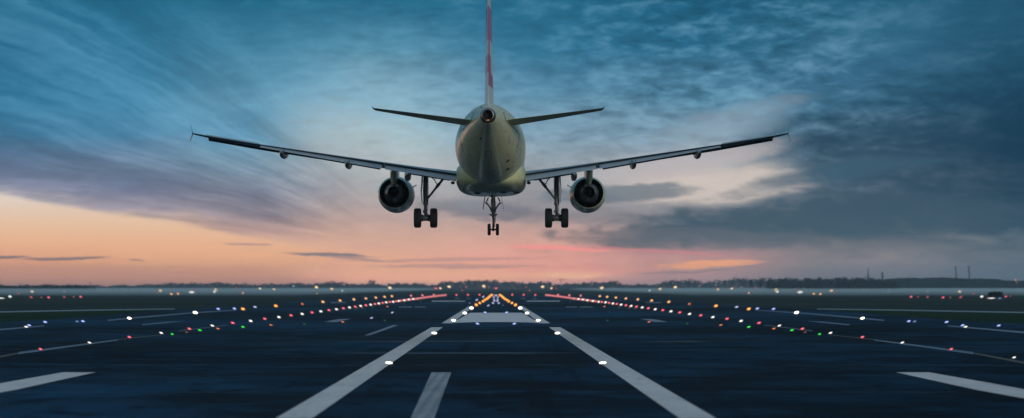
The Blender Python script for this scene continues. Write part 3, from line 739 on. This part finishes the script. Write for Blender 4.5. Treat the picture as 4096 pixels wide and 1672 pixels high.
for sg in (-1, 1):
    sd = 'left' if sg < 0 else 'right'
    m_ = lambda p: (sg*p[0], p[1], p[2])
    st = [1.2, 1.8, 2.8, 3.9, 5.2, 6.5, 8, 9.5, 11, 12.86, 14.3, 15.8, 16.3, 16.5]
    rings = [[m_(p) for p in airfoil(x, (leY(x), lerp(LEZ, x)), (teY(x), lerp(TEZ, x)), lerp(TU, x), lerp(TL, x))] for x in st]
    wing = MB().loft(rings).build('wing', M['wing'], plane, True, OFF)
    # red walkway marks on the inner upper surface
    b = MB()
    for xx, w_ in ((3.55, .05),):
        b.add([m_((xx, 3.2, lerp(TEZ, xx)+.26)), m_((xx+w_, 3.2, lerp(TEZ, xx)+.26)), m_((xx+w_, -.35, lerp(TEZ, xx)+.03)), m_((xx, -.35, lerp(TEZ, xx)+.03))], [(0, 1, 2, 3)])
    b.add([m_((2.55, .5, -1.16)), m_((2.7, .5, -1.14)), m_((2.7, .1, -1.18)), m_((2.55, .1, -1.2))], [(0, 1, 2, 3)])
    b.build('walkway_mark', M['redp'], wing, False, OFF)
    def flap(x0, x1, name='flap'):
        st = [x0+(x1-x0)*i/6 for i in range(7)]; rings = []
        for x in st:
            tz = lerp(TEZ, x); fb = lerp(FB, x); ty = teY(x); ch = .95-(x-2)*.03
            rings.append([m_(p) for p in airfoil(x, (ty+.28, tz-.10), (ty-ch, fb), .065, .05, 8)])
        o = MB().loft(rings).build(name, M['flap'], wing, True, OFF)
        return o
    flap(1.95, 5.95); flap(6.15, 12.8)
    # near-black strip painted in for the shaded slot between wing and flap
    for x0, x1 in ((1.9, 5.98), (6.12, 12.84)):
        rings = []
        for i in range(5):
            x = x0+(x1-x0)*i/4; tz = lerp(TEZ, x); ty = teY(x)
            th = .085 if x > 6.5 else .07
            rings.append([m_(p) for p in ((x, ty+.5, tz-.03), (x, ty+.01, tz-.012), (x, ty+.02, tz-.012-th), (x, ty+.6, tz-.2))])
        MB().loft(rings).build('slot_shade_strip', M['cove'], wing, False, OFF)
    # aileron
    rings = []
    for i in range(4):
        x = 12.95+2.8*i/3; tz = lerp(TEZ, x); ty = teY(x)
        rings.append([m_(p) for p in airfoil(x, (ty+.5, tz+.012), (ty-.06, tz-.01), .07, .04, 6)])
    MB().loft(rings).build('aileron', M['flap'], wing, True, OFF)
    # slats, drooped ahead of the leading edge
    for x0, x1 in ((2.5, 4.9), (6.5, 9.59), (9.6, 12.64), (12.65, 15.85)):
        rings = []
        for i in range(5):
            x = x0+(x1-x0)*i/4; ly = leY(x); lz = lerp(LEZ, x); sb = lerp(SB, x)
            rings.append([m_(p) for p in ((x, ly+.02, lz+.05), (x, ly+.2, lz+.03), (x, ly+.38, lz-.06), (x, ly+.44, lz-.17), (x, ly+.36, sb-.06), (x, ly+.22, sb), (x, ly+.26, lz-.12), (x, ly+.16, lz-.03))])
        MB().loft(rings).build('slat', M['slat'], wing, True, OFF, 50)
    # slat tracks
    for x in (7, 8.6, 10.2, 11.9, 13.3, 14.4, 15.3):
        MB().box(m_((x, leY(x)-.15, lerp(SB, x)+.0)), (.07, .7, .08)).build('slat_track', M['slat'], wing, False, OFF)
    # flap track fairings
    for x, zb, w_ in ((11.6, -.62, .155), (8.05, -1.13, .165), (4.72, -1.78, .17)):
        ty = teY(x); c = zb+.26; pr = []
        for yy, r_, dz in ((3.0, .03, .18), (2.4, .5, .14), (1.5, .85, .06), (.6, 1, 0), (-.3, 1, 0), (-.9, .8, -.0), (-1.25, .35, .02), (-1.35, .06, .03)):
            ring = []
            for j in range(12):
                a = 2*math.pi*j/12
                ring.append(m_((x+math.copysign(abs(math.cos(a))**.8, math.cos(a))*w_*r_, ty+yy, c+dz+math.sin(a)*.26*r_)))
            pr.append(ring)
        f = MB().loft(pr).build('flap_track_fairing', M['alu'], wing, True, OFF, 50)
    MB().ell(m_((2.15, -.6, -1.9)), (.12, .3, .09)).build('hinge_fairing', M['slat'], wing, True, OFF)
    # wingtip fence
    b = MB()
    for (z1, y0, y1, xo) in ((.52, -3.35, -3.75, .10), (-.46, -3.2, -3.6, .13)):
        z0 = .72
        rings = []
        for f_, t_ in ((0, .028), (.12, .02), (1, .010)):
            ya = -2.6+(y0+2.6)*f_; yb = -3.75+(y1+3.75)*f_; xx = 16.5+xo*f_*(1 if f_ > .1 else .5); zz = z0+z1*f_; tw = .085
            rings.append([m_(p) for p in ((xx-t_, (ya+yb)/2, zz), (xx+tw*(ya-yb)/2, ya, zz), (xx+t_, (ya+yb)/2, zz), (xx-tw*(ya-yb)/2, yb, zz))])
        b.loft(rings)
    b.build('wingtip_fence', M['wing'], wing, True, OFF)
    # engine
    ex, ey, ez = sg*5.68, 3.5, -2.31
    b = MB()
    b.lathe_y((ex, ey, ez), [(.0, .865), (.02, .885), (.5, .955), (1.1, 1.02), (1.9, 1.065), (2.9, 1.075), (3.7, 1.03), (4.1, .96), (4.22, .90), (4.1, .85), (3.4, .84)], 64)
    nac = b.build('engine_nacelle', M['nac'], plane, True, OFF)
    MB().lathe_y((ex, ey, ez), [(.004, .865), (.01, .85), (.6, .83), (1.6, .80)], 64).build('fan_duct', M['black'], nac, True, OFF)
    b = MB(); b.lathe_y((ex, ey, ez), [(1.55, .80), (1.56, .3)], 48)
    b.build('fan_bulkhead', M['black'], nac, False, OFF)
    b = MB()
    for j in range(36):
        a = 2*math.pi*j/36; c_, s_ = math.cos(a), math.sin(a)
        p = lambda r, y, w: (ex+c_*r-s_*w, ey+y, ez+s_*r+c_*w)
        b.add([p(.58, 1.1, .004), p(.80, 1.1, .004), p(.80, 1.5, .05), p(.58, 1.5, .05)], [(0, 1, 2, 3)])
    b.build('guide_vane', M['slat'], nac, False, OFF)
    MB().lathe_y((ex, ey, ez), [(1.5, .62), (.6, .63), (.0, .60), (-.45, .52), (-.8, .435), (-1.1, .345), (-1.12, .325), (-.9, .33), (-.3, .34)], 48).build('core_cowl', M['hot'], nac, True, OFF)
    MB().lathe_y((ex, ey, ez), [(-.55, .335), (-.56, .2), (-.95, .09), (-1.1, .02)], 32, False, True).build('exhaust_plug', M['black'], nac, True, OFF)
    # small strake on the inboard shoulder
    b = MB(); ax = -sg
    p0 = Vector((ex+ax*.97, ey+1.9, ez+.42)); p1 = Vector((ex+ax*1.2, ey+2.1, ez+.56))
    b.add([p0, p0+Vector((0, 1.3, .04)), p1+Vector((0, .7, .02)), p1, p0+Vector((0, 0, .03)), p0+Vector((0, 1.3, .07)), p1+Vector((0, .7, .05)), p1+Vector((0, 0, .03))],
          [(0, 1, 2, 3), (4, 5, 6, 7), (0, 1, 5, 4), (1, 2, 6, 5), (2, 3, 7, 6), (3, 0, 4, 7)])
    b.build('strake', M['seal'], nac, False, OFF)
    MB().box((ex, ey+.5, ez-.985), (.03, .3, .05)).build('drain_mast', M['seal'], nac, False, OFF)
    # pylon
    b = MB(); rings = []
    for yy, w_, zt, zb in ((-2.2, .03, -.95, -1.12), (-1.4, .17, -.95, -1.62), (-.9, .20, -1.0, -1.86), (-.3, .235, -1.05, -1.9), (.8, .22, -1.0, -1.7), (2.2, .2, -.95, -1.5), (3.3, .12, -1.15, -1.45), (3.8, .03, -1.3, -1.4)):
        y_ = ey+yy; rings.append([(ex-w_, y_, zt), (ex+w_, y_, zt), (ex+w_*.95, y_, (zt+zb)/2), (ex+w_*.55, y_, zb+.06), (ex, y_, zb), (ex-w_*.55, y_, zb+.06), (ex-w_*.95, y_, (zt+zb)/2)])
    b.loft(rings).build('engine_pylon', M['nac'], wing, True, OFF, 40)
    # main landing gear
    gx = sg*GX
    b = MB(); b.tube([(gx, GY, -1.25), (gx, GY, -2.95)], [.135, .125], 16).tube([(gx, GY, -2.9), (gx, GY, -3.08)], [.155, .15], 16)
    b.tube([(gx, GY, -3.05), (gx, GY, -3.8)], [.085, .085], 12)
    gear = b.build('landing_gear_strut', M['gear'], plane, True, OFF)
    MB().tube([(gx-.42, GY, GZ), (gx+.42, GY, GZ)], .095, 12).lathe_x((gx, GY, GZ), [(-.2, .14), (-.12, .17), (.12, .17), (.2, .14)], 16).build('axle', M['gear'], gear, True, OFF)
    for ws in (-1, 1):
        wc = (gx+ws*.465, GY, GZ); w = .205
        prof = [(-w*.78, .30), (-w*.98, .40), (-w, .48), (-w*.82, .545), (-w*.5, .563)]
        gr = []
        for gxv in (-.26, 0, .26):
            gr += [(w*gxv-.012, .565), (w*gxv-.006, .556), (w*gxv+.006, .556), (w*gxv+.012, .565)]
        prof += gr+[(w*.5, .563), (w*.82, .545), (w, .48), (w*.98, .40), (w*.78, .30)]
        wh = MB().lathe_x(wc, prof, 40).build('wheel', M['tyre'], gear, True, OFF)
        MB().lathe_x(wc, [(-w*.8, .27), (-w*.55, .1), (w*.55, .1), (w*.8, .27)], 24).build('rim', M['gear'], wh, True, OFF)
        MB().lathe_x((gx+ws*.22, GY, GZ), [(-.07, .2), (.07, .2)], 20).build('brake', M['slat'], wh, True, OFF)
    # side stay and its links run inboard and up
    i_ = -sg
    MB().tube([(gx+i_*.1, GY, -2.72), (gx+i_*1.02, GY+.15, -1.55)], [.062, .075], 10).tube([(gx+i_*.62, GY+.1, -2.05), (gx+i_*.8, GY+.12, -1.83)], .095, 10).build('side_stay', M['gear'], gear, True, OFF)
    MB().tube([(gx+i_*.12, GY, -1.3), (gx+i_*.5, GY, -1.62), (gx+i_*.68, GY+.1, -1.94)], .028, 8).tube([(gx+i_*.5, GY, -1.62), (gx+i_*1.0, GY, -1.38)], .016, 6).build('lock_link', M['gear'], gear, True, OFF)
    # torque links, behind the strut
    MB().tube([(gx, GY-.1, -3.0), (gx-sg*.02, GY-.42, -3.38), (gx, GY-.1, -3.72)], [.05, .035, .05], 8).build('torque_link', M['gear'], gear, True, OFF)
    b = MB()
    for dx_, z0, z1 in ((.15, -1.35, -3.5), (-.16, -1.4, -2.9), (-.1, -2.9, -3.75)):
        b.tube([(gx+dx_, GY-.1, z0), (gx+dx_+.015, GY-.12, (z0+z1)/2), (gx+dx_*.7, GY-.1, z1)], .014, 6)
    for zz in (-1.7, -2.1, -2.5, -2.8): b.tube([(gx-.17, GY-.02, zz), (gx+.17, GY-.02, zz)], .022, 6)
    b.box((gx-.1, GY-.1, -3.45), (.1, .1, .16)).box((gx+.12, GY-.12, -3.62), (.09, .1, .12))
    b.build('hydraulic_line', M['gear'], gear, False, OFF)
    # leg door, outboard, seen edge on
    o_ = sg
    b = MB(); b.add([(gx+o_*.17, GY-.6, -1.35), (gx+o_*.17, GY+.6, -1.35), (gx+o_*.235, GY+.62, -2.3), (gx+o_*.19, GY+.4, -2.95), (gx+o_*.19, GY-.3, -2.95), (gx+o_*.235, GY-.6, -2.3),
                     (gx+o_*.205, GY-.6, -1.35), (gx+o_*.205, GY+.6, -1.35), (gx+o_*.27, GY+.62, -2.3), (gx+o_*.225, GY+.4, -2.95), (gx+o_*.225, GY-.3, -2.95), (gx+o_*.27, GY-.6, -2.3)],
                    [(0, 1, 2, 5), (5, 2, 3, 4), (6, 7, 8, 11), (11, 8, 9, 10), (0, 1, 7, 6), (1, 2, 8, 7), (2, 3, 9, 8), (3, 4, 10, 9), (4, 5, 11, 10), (5, 0, 6, 11)])
    b.build('gear_door', M['flap'], gear, False, OFF)
    # tailplane
    st = [(.75, -9.1, -12.45, .76, .15), (1.0, -9.2, -12.5, .78, .15), (3.5, -10.8, -13.2, 1.04, .10), (5.75, -12.35, -13.95, 1.27, .05), (5.86, -12.6, -14.0, 1.28, .03)]
    rings = [[m_(p) for p in airfoil(x, (a_+0, z_+.02), (b_, z_), t_, t_*1.15, 10)] for x, a_, b_, z_, t_ in st]
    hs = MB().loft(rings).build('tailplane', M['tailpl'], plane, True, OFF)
    MB().tube([m_((5.85, -13.9, 1.27)), m_((5.86, -14.25, 1.32))], [.03, .015], 6).build('static_wick', M['black'], hs, False, OFF)

# nose gear
ny = 12.6; nx = .03; nz = -4.21
b = MB(); b.tube([(nx, ny, -2.0), (nx, ny, -2.95)], [.13, .12], 14).tube([(nx, ny, -2.9), (nx, ny, -3.3)], [.14, .09], 14).tube([(nx, ny, -3.25), (nx, ny, -3.45), (nx+.02, ny, -3.6), (nx, ny, -4.12)], [.12, .08, .075, .07], 12)
ng = b.build('nose_gear_strut', M['gear'], plane, True, OFF)
MB().tube([(nx-.2, ny, nz), (nx+.2, ny, nz)], .055, 10).tube([(nx-.07, ny, nz-.0), (nx+.07, ny, nz)], .1, 12).build('axle', M['gear'], ng, True, OFF)
for ws in (-1, 1):
    wc = (nx+ws*.258, ny, nz); w = .1
    wh = MB().lathe_x(wc, [(-w*.8, .2), (-w, .28), (-w*.9, .345), (-w*.5, .368), (w*.5, .368), (w*.9, .345), (w, .28), (w*.8, .2)], 36).build('wheel', M['tyre'], ng, True, OFF)
    MB().lathe_x(wc, [(-w*.75, .18), (-w*.4, .06), (w*.4, .06), (w*.75, .18)], 20).build('rim', M['gear'], wh, True, OFF)
b = MB()
for s in (-1, 1):
    b.tube([(nx+s*.08, ny, -3.12), (nx+s*.2, ny-.2, -2.85), (nx+s*.36, ny-.1, -2.62), (nx+s*.52, ny, -2.52)], [.05, .045, .05, .03], 8)
    b.tube([(nx+s*.36, ny-.1, -2.62), (nx+s*.42, ny, -2.45), (nx+s*.3, ny, -2.2)], [.05, .04, .04], 8)
    b.ell((nx+s*.2, ny-.15, -3.28), (.06, .08, .05))
b.build('drag_brace', M['gear'], ng, True, OFF)
for s in (-1, 1):
    MB().add([(nx+s*.5, ny-1, -2.1), (nx+s*.5, ny+1, -2.1), (nx+s*.63, ny+.9, -2.95), (nx+s*.63, ny-.8, -2.95), (nx+s*.525, ny-1, -2.1), (nx+s*.525, ny+1, -2.1), (nx+s*.65, ny+.9, -2.95), (nx+s*.65, ny-.8, -2.95)],
             [(0, 1, 2, 3), (4, 5, 6, 7), (0, 1, 5, 4), (1, 2, 6, 5), (2, 3, 7, 6), (3, 0, 4, 7)]).build('gear_door', M['slat'], ng, False, OFF)
b = MB()
for s, z0, z1 in ((1, -2.4, -3.9), (-1, -2.3, -3.3), (1, -3.3, -4.1)):
    b.tube([(nx+s*.13, ny-.08, z0), (nx+s*.15, ny-.1, (z0+z1)/2), (nx+s*.06, ny-.08, z1)], .014, 6)
b.box((nx, ny-.12, -2.75), (.2, .14, .22)).box((nx, ny-.1, -3.32), (.34, .1, .08)).tube([(nx, ny-.08, -3.45), (nx+.09, ny-.3, -3.7), (nx, ny-.08, -3.98)], [.035, .03, .035], 8)
b.build('hydraulic_line', M['gear'], ng, False, OFF)

# tail fin
def finsec(z, le, te, w, hinge=1.3):
    hy = te+hinge
    xs_ = [(te, .006), (te+.45, w*.33), (hy, w*.68), (hy+.9, w*.92), (hy+(le-hy)*.6, w), (le-.35, w*.55), (le, .0)]
    return [(x, y, z) for y, x in xs_]+[(-x, y, z) for y, x in xs_[-2:0:-1]]+[(-.006, te, z)]
b = MB()
b.loft([finsec(z, le, te, w) for z, le, te, w in ((1.35, -7.6, -13.3, .255), (1.8, -7.9, -13.37, .245), (3, -8.9, -13.57, .215), (4.5, -10.1, -13.83, .18), (6, -11.3, -14.08, .14), (7.9, -12.8, -14.4, .09))], True, True)
fin = b.build('tail_fin', M['fin'], plane, True, OFF, 20)
b = MB()
b.loft([finsec(z, le, te, w) for z, le, te, w in ((1.0, -6.3, -13.3, .62), (1.3, -6.6, -13.2, .52), (1.5, -6.9, -13.1, .36), (1.72, -7.4, -13.0, .262))], True, True)
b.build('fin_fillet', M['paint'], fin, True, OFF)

# ------------------------------------------------------------------ far treeline, trees, hill, masts
PROF = [(-300,1143),(0,1142),(60,1144),(170,1141),(260,1143),(343,1140),(380,1143),(420,1148),(460,1143),(560,1142),(640,1136),(720,1133),(800,1135),(860,1130),(900,1134),(1000,1139),(1100,1137),(1190,1134),(1260,1137),(1350,1130),(1400,1136),(1500,1137),(1560,1138),(1620,1132),(1680,1137),(1740,1139),(1770,1132),(1790,1126),(1850,1125),(1920,1119.5),(1990,1123),(2005,1130),(2020,1125),(2060,1128),(2085,1134),(2120,1130),(2200,1129),(2213,1136),(2290,1137),(2320,1130),(2360,1131),(2400,1130),(2440,1123),(2466,1124),(2474,1136),(2600,1140),(2650,1132),(2680,1121),(2780,1120),(2815,1129),(2890,1123),(2940,1114),(3000,1116),(3060,1113),(3110,1114),(3150,1112),(3200,1116),(3260,1116),(3300,1113),(3360,1114),(3420,1113),(3470,1110),(3520,1116),(3600,1120),(3800,1124),(4100,1128),(4500,1128)]
def leafmass(b, px0, px1, d0, jit, size, dens, basepy=None, prof=PROF, rough=2.6):
    X0 = (px0-CX)/F*d0; X1 = (px1-CX)/F*d0; n = int((X1-X0)*dens)
    for i in range(n):
        X_ = X0+(X1-X0)*random.random(); px = CX+X_/d0*F
        tp = CH+(HY-lerp(prof, px))/F*d0
        tp += rough*(math.sin(X_*.19)*.35+math.sin(X_*.53+1)*.3+math.sin(X_*1.3+2)*.2)
        z = random.random()**.85*max(1.5, tp)
        edge_ = z/max(1, tp)
        y = d0+(random.random()-.5)*jit
        s = size*(.5+random.random())*(1.15-.6*edge_**3)
        a = random.random()*math.pi; c_, s_ = math.cos(a)*s, math.sin(a)*s
        tz = (random.random()-.5)*s*.6
        b.add([(X_-c_, y-s_*.3, z-s*.5), (X_+s_*.6, y+.4, z-s*.4+tz), (X_+c_, y+s_*.3, z+s*.45), (X_-s_*.6, y-.3, z+s*.5-tz)], [(0, 1, 2, 3)])
D_T = 3000
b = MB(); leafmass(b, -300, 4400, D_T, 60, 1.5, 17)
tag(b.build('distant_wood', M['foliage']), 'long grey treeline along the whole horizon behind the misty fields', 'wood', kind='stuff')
b = MB(); leafmass(b, -200, 372, 1700, 30, .9, 22, prof=[(-300, 1143), (0, 1143), (100, 1144), (200, 1142), (300, 1142), (345, 1143), (372, 1150)], rough=.6)
tag(b.build('dark_copse', M['foliage2']), 'black low copse on the horizon at far left', 'wood', kind='stuff')
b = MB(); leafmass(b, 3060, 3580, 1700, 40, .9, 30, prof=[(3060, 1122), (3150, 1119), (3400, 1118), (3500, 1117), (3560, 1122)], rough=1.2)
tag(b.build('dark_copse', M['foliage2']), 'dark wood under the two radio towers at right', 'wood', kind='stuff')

def tree_mesh(h, w, seed, shape=0):
    rnd = random.Random(seed); tr = MB(); cr = MB()
    tr.tube([(0, 0, 0), (.1, 0, h*.25), (0, .1, h*.5)], [h*.028, h*.02, h*.011], 6)
    for i in range(9):
        a = rnd.random()*6.28; e = rnd.uniform(.4, 1.2); l = h*rnd.uniform(.3, .48)
        p0 = Vector((0, 0, h*rnd.uniform(.22, .42))); p1 = p0+Vector((math.cos(a)*math.cos(e), math.sin(a)*math.cos(e), math.sin(e)))*l
        tr.tube([p0, (p0+p1)/2+Vector((0, 0, -.1)), p1], [h*.011, h*.007, h*.003], 5)
    clumps = [(rnd.uniform(-.34, .34), rnd.uniform(-.34, .34), rnd.uniform(.42, .84), rnd.uniform(.14, .24)) for _ in range(9)]
    for i in range(800):
        cx, cy, cz, cr_ = rnd.choice(clumps)
        v = Vector((rnd.gauss(0, 1), rnd.gauss(0, 1), rnd.gauss(0, 1))).normalized()*(rnd.random()**.4)*cr_
        p = Vector(((cx+v.x)*w, (cy+v.y)*w, (cz+v.z*.8)*h))
        s = h*.034*(.5+rnd.random()); u = Vector((rnd.gauss(0, 1), rnd.gauss(0, 1), rnd.gauss(0, 1))).normalized(); q = u.cross(Vector((0, 0, 1))).normalized()
        cr.add([p-u*s, p+q*s*.7, p+u*s, p-q*s*.7], [(0, 1, 2, 3)])
    return tr, cr
protos = []
for k_i in range(4):
    tr, cr = tree_mesh(12, [12, 10, 14, 9][k_i], 50+k_i)
    r = empty('bare_tree', (0, 0, 0)); a_ = tr.build('trunk', M['bark'], r); c_ = cr.build('crown', M['foliage'], r); protos.append((r, a_, c_)); 
used = set()
def put_tree(i, px, top, d, label, group, wscale=1.0):
    r, a_, c_ = protos[i]
    if i in used:
        r2 = r.copy(); COL.objects.link(r2)
        for ch in (a_, c_):
            c2 = ch.copy(); COL.objects.link(c2); c2.parent = r2
        r = r2
    used.add(i)
    h = CH+(HY-top)/F*d
    r.location = ((px-CX)/F*d, d, 0); s = h/12.0; r.scale = (s*wscale, s*wscale, s)
    for k0 in ('label', 'category', 'group'):
        if k0 in r: del r[k0]
    tag(r, label, 'tree', group)
put_tree(0, 1320, 1119, 2700, 'lone round bare tree on the left horizon, wider of the two', 'lone trees on the left horizon', 1.25)
put_tree(1, 1483, 1117, 2700, 'lone round bare tree on left horizon, nearer the left engine', 'lone trees on the left horizon', 1.1)
put_tree(2, 1349, 1129, 2700, 'low bushy tree touching right side of the wide lone tree', 'lone trees on the left horizon', 1.0)
tl = [(3010, 1114), (3042, 1112), (3080, 1113), (3128, 1109), (3150, 1107), (3172, 1108), (3222, 1107), (3244, 1106), (3283, 1104.5), (3306, 1112), (3345, 1106), (3366, 1105), (3385, 1104), (3404, 1104.5), (3428, 1106), (3447, 1107), (3492, 1110), (3512, 1112)]
for i, (px, tp) in enumerate(tl):
    put_tree([3, 0, 1, 2][i % 4], px, tp, 1650, f'{ordw(i+1) if i else "first"} bare tree from the left along the dark wood by radio towers', 'bare trees on the right horizon', .9)
tc_ = [(2420, 1124), (2441, 1122), (2459, 1122.5), (2335, 1129), (2092, 1130), (2135, 1128.5), (2178, 1128.5), (2198, 1128)]
for i, (px, tp) in enumerate(sorted(tc_)):
    put_tree([1, 2, 3, 0][i % 4], px, tp, 2800, f'{ordw(i+1) if i else "first"} bare tree from left along central horizon right of nose gear', 'bare trees on the central horizon', .85)
tw = [(1800, 1125.5), (1835, 1124), (1870, 1123), (1905, 1119), (1935, 1119), (1968, 1121), (2026, 1124)]
for i, (px, tp) in enumerate(tw):
    put_tree([2, 0, 1, 3][i % 4], px, tp, 2850, f'{ordw(i+1) if i else "first"} tree from left in the tall wood beneath the airplane', 'trees of the tall central wood', 1.1)
tq = [(2662, 1125), (2688, 1120), (2715, 1119), (2745, 1119), (2775, 1120), (2900, 1121), (2930, 1114), (2955, 1112), (2980, 1114)]
for i, (px, tp) in enumerate(tq):
    put_tree([0, 3, 2, 1][i % 4], px, tp, 2750, f'{ordw(i+1) if i else "first"} tree from left in the hazy clump right of right engine', 'trees of the hazy right clump', 1.0)
# bush in the right meadow
tr, cr = tree_mesh(3.0, 5.2, 91)
r = empty('bush', (at(3983, 1170, 690).x, 690, 0)); tr.build('trunk', M['bark'], r); c_ = MB()
leafmass(c_, 3983-26, 3983+26, 690, 3, .35, 160, prof=[(3940, 1180), (3957, 1171), (3970, 1168), (3990, 1167), (4000, 1169), (4009, 1176), (4020, 1184)], rough=.2)
c_.build('crown', M['foliage2'], r, off=(-r.location.x, -690, 0)); tag(r, 'dark rounded bush behind the white light bar in the right meadow', 'bush')

# hill
b = MB(); hp = [(3440, 1138), (3500, 1124), (3560, 1116), (3600, 1112.5), (3700, 1112), (3790, 1110.5), (3850, 1114), (3880, 1117), (3925, 1112), (3980, 1120), (4050, 1125), (4100, 1122), (4300, 1118), (4800, 1135), (5200, 1147)]
rows_ = [(0, 2200), (.55, 2260), (.9, 2330), (1, 2400), (.9, 2480), (0, 2700)]
px = 3440; stn = []
while px <= 5200: stn.append(px); px += 12
grid = []
for f_, d in rows_:
    rr = []
    for px in stn:
        X_ = (px-CX)/F*2400; hgt = CH+(HY-lerp(hp, px))/F*2400
        rr.append((X_, d, max(-.5, f_*(hgt+(random.random()-.5)*1.1))))
    grid.append(rr)
b.loft(grid, False, False, False)
tag(b.build('hill', M['hill'], smooth=True), kind='structure')
b = MB(); leafmass(b, 3500, 4150, 2300, 50, 1.1, 16, prof=[(p, q+1.0) for p, q in hp], rough=1.0)
tag(b.build('hillside_scrub', M['foliage2']), 'dark scrub covering the low hill under the chimneys', 'scrub', kind='stuff')

def mast(name, px, top, d, lean, parts, label, cat, wid):
    x0 = (px-CX)/F*d; h = CH+(HY-top)/F*d
    e = empty(name, (x0, d, 0))
    MB().tube([(0, 0, 0), (lean*.6*h, 0, h*.6), (lean*h, 0, h*.99)], [wid*1.4, wid, wid*.35], 8).build('shaft', M['steel'], e, True)
    for pn, f_, hw, hh in parts:
        MB().tube([(lean*h*f_, 0, h*f_-hh), (lean*h*f_, 0, h*f_), (lean*h*f_, 0, h*f_+hh)], [hw*.7, hw, hw*.8], 12).build(pn, M['steel'], e)
    tag(e, label, cat)
mast('radio_tower', 3474, 1066, 2500, -.10*0-.02, [('platform', .48, 1.3, .5), ('platform', .60, 1.7, .55), ('platform', .68, 1.0, .7), ('platform', .38, .9, .7), ('antenna', .83, .6, 1.2)], 'tall slender radio tower with several platforms, left of two', 'radio tower', .55)
mast('radio_tower', 3531, 1086, 2100, -.02, [('platform', .50, 2.8, .35), ('platform', .53, 2.2, .6), ('antenna', .78, 1.1, 1.2), ('antenna', .93, .9, .8)], 'shorter radio tower with one wide round platform', 'radio tower', .9)
mast('radio_mast', 983, 1116, 2900, 0, [('antenna', .9, .3, .8)], 'thin mast rising from left treeline beneath left wing', 'mast', .22)
mast('radio_mast', 1, 1135, 2900, 0, [], 'thin short mast at the left frame edge', 'mast', .2)
# lattice cross mast at the left and crane near the centre
e = empty('cross_mast', ((362-CX)/F*1650, 1650, 0)); h = CH+(HY-1126.5)/F*1650
MB().tube([(0, 0, 0), (0, 0, h)], [.22, .14], 6).build('shaft', M['steel'], e); MB().box((0, 0, h-.9), (1.3, .15, .16)).box((0, 0, h-1.7), (1.0, .15, .14)).build('crossarm', M['steel'], e)
tag(e, 'small cross shaped mast above the black copse at left', 'mast')
e = empty('tower_crane', ((2243-CX)/F*2900, 2900, 0)); h = CH+(HY-1119)/F*2900
MB().box((0, 0, h/2), (.55, .55, h)).build('tower', M['steel'], e); MB().box((.6, 0, h+.25), (9.5, .4, .45)).build('jib', M['steel'], e)
MB().add([(-.3, -.2, h+.4), (.3, -.2, h+.4), (0, 0, h+2), (.3, .2, h+.4), (-.3, .2, h+.4)], [(0, 1, 2), (1, 3, 2), (3, 4, 2), (4, 0, 2)]).build('apex', M['steel'], e)
tag(e, 'tiny tower crane on the horizon beside the sunset glow', 'crane')
for px, tp, lb in ((3822, 1066.5, 'left'), (3874.5, 1065, 'right')):
    d = 2750; x0 = (px+6-CX)/F*d; h = CH+(HY-tp)/F*d
    e = empty('chimney', (x0, d, 0)); ln = -1.7
    MB().tube([(0, 0, -1), (ln*.5, 0, h*.5), (ln, 0, h)], [1.3, 1.05, .9], 20).build('stack', M['concrete'], e, True)
    MB().tube([(ln, 0, h-.9), (ln, 0, h+.3)], [1.1, 1.1], 20).build('rim', M['slat'], e, True)
    for q in range(6):
        f_ = .35+q*.1
        MB().tube([(ln*f_, 0, h*f_-.5), (ln*f_, 0, h*f_+.5)], [1.25-.25*f_, 1.25-.25*f_], 20).build('platform', M['steel'], e, True)
    tag(e, f'tall thin concrete chimney behind the dark hill, {lb} of the pair', 'chimney', 'twin chimneys')

# ------------------------------------------------------------------ air
def air(name, lo, hi, dens, col, label):
    b = MB(); c = [(lo[i]+hi[i])/2 for i in range(3)]; b.box(c, [hi[i]-lo[i] for i in range(3)])
    m = bpy.data.materials.new(name+'_air'); m.use_nodes = True; nt = m.node_tree; nt.nodes.clear()
    v = nt.nodes.new('ShaderNodeVolumePrincipled'); v.inputs['Color'].default_value = (*col, 1); v.inputs['Density'].default_value = dens
    o_ = nt.nodes.new('ShaderNodeOutputMaterial'); nt.links.new(v.outputs[0], o_.inputs['Volume'])
    tag(b.build(name, m), label, 'haze' if name == 'haze' else 'mist', kind='stuff')
air('haze', (-4050, -1550, -1.2), (4050, 5300, 50), 1.45e-4, (.50, .76, 1.0), 'thin evening haze over the whole airfield')
MIST = 1
if MIST:
    air('mist', (62, 760, -.5), (2400, 2440, 2.1), 2.0e-3, (.62, .86, 1.0), 'low pale mist lying over the right meadow')
    air('mist', (-2400, 760, -.5), (-72, 2440, 2.1), 2.0e-3, (.62, .86, 1.0), 'low pale mist lying over the left meadow')

# ------------------------------------------------------------------ sun glow, camera, render
sd = bpy.data.lights.new('sun', 'SUN'); sd.energy = .95; sd.angle = R(10); sd.color = (1, .94, .82)
so = bpy.data.objects.new('sun', sd); COL.objects.link(so)
a_ = R(150); e_ = R(11)
so.rotation_euler = Vector((-math.sin(a_)*math.cos(e_), -math.cos(a_)*math.cos(e_), -math.sin(e_))).to_track_quat('-Z', 'Y').to_euler()
cd = bpy.data.cameras.new('camera'); cam = bpy.data.objects.new('camera', cd); COL.objects.link(cam)
cam.location = (0, 0, CH); cam.rotation_euler = (R(90), 0, 0)
cd.sensor_fit = 'HORIZONTAL'; cd.sensor_width = 36; cd.lens = F/4096*36; cd.shift_y = (HY-836)/4096
cd.clip_start = .5; cd.clip_end = 40000
cd.dof.use_dof = True; cd.dof.focus_distance = 127; cd.dof.aperture_fstop = .7
scene.camera = cam
scene.render.engine = 'CYCLES'
scene.view_settings.view_transform = 'Standard'; scene.view_settings.look = 'None'
scene.view_settings.exposure = 0; scene.view_settings.gamma = 1
scene.cycles.volume_bounces = 0
scene.cycles.sample_clamp_indirect = 3
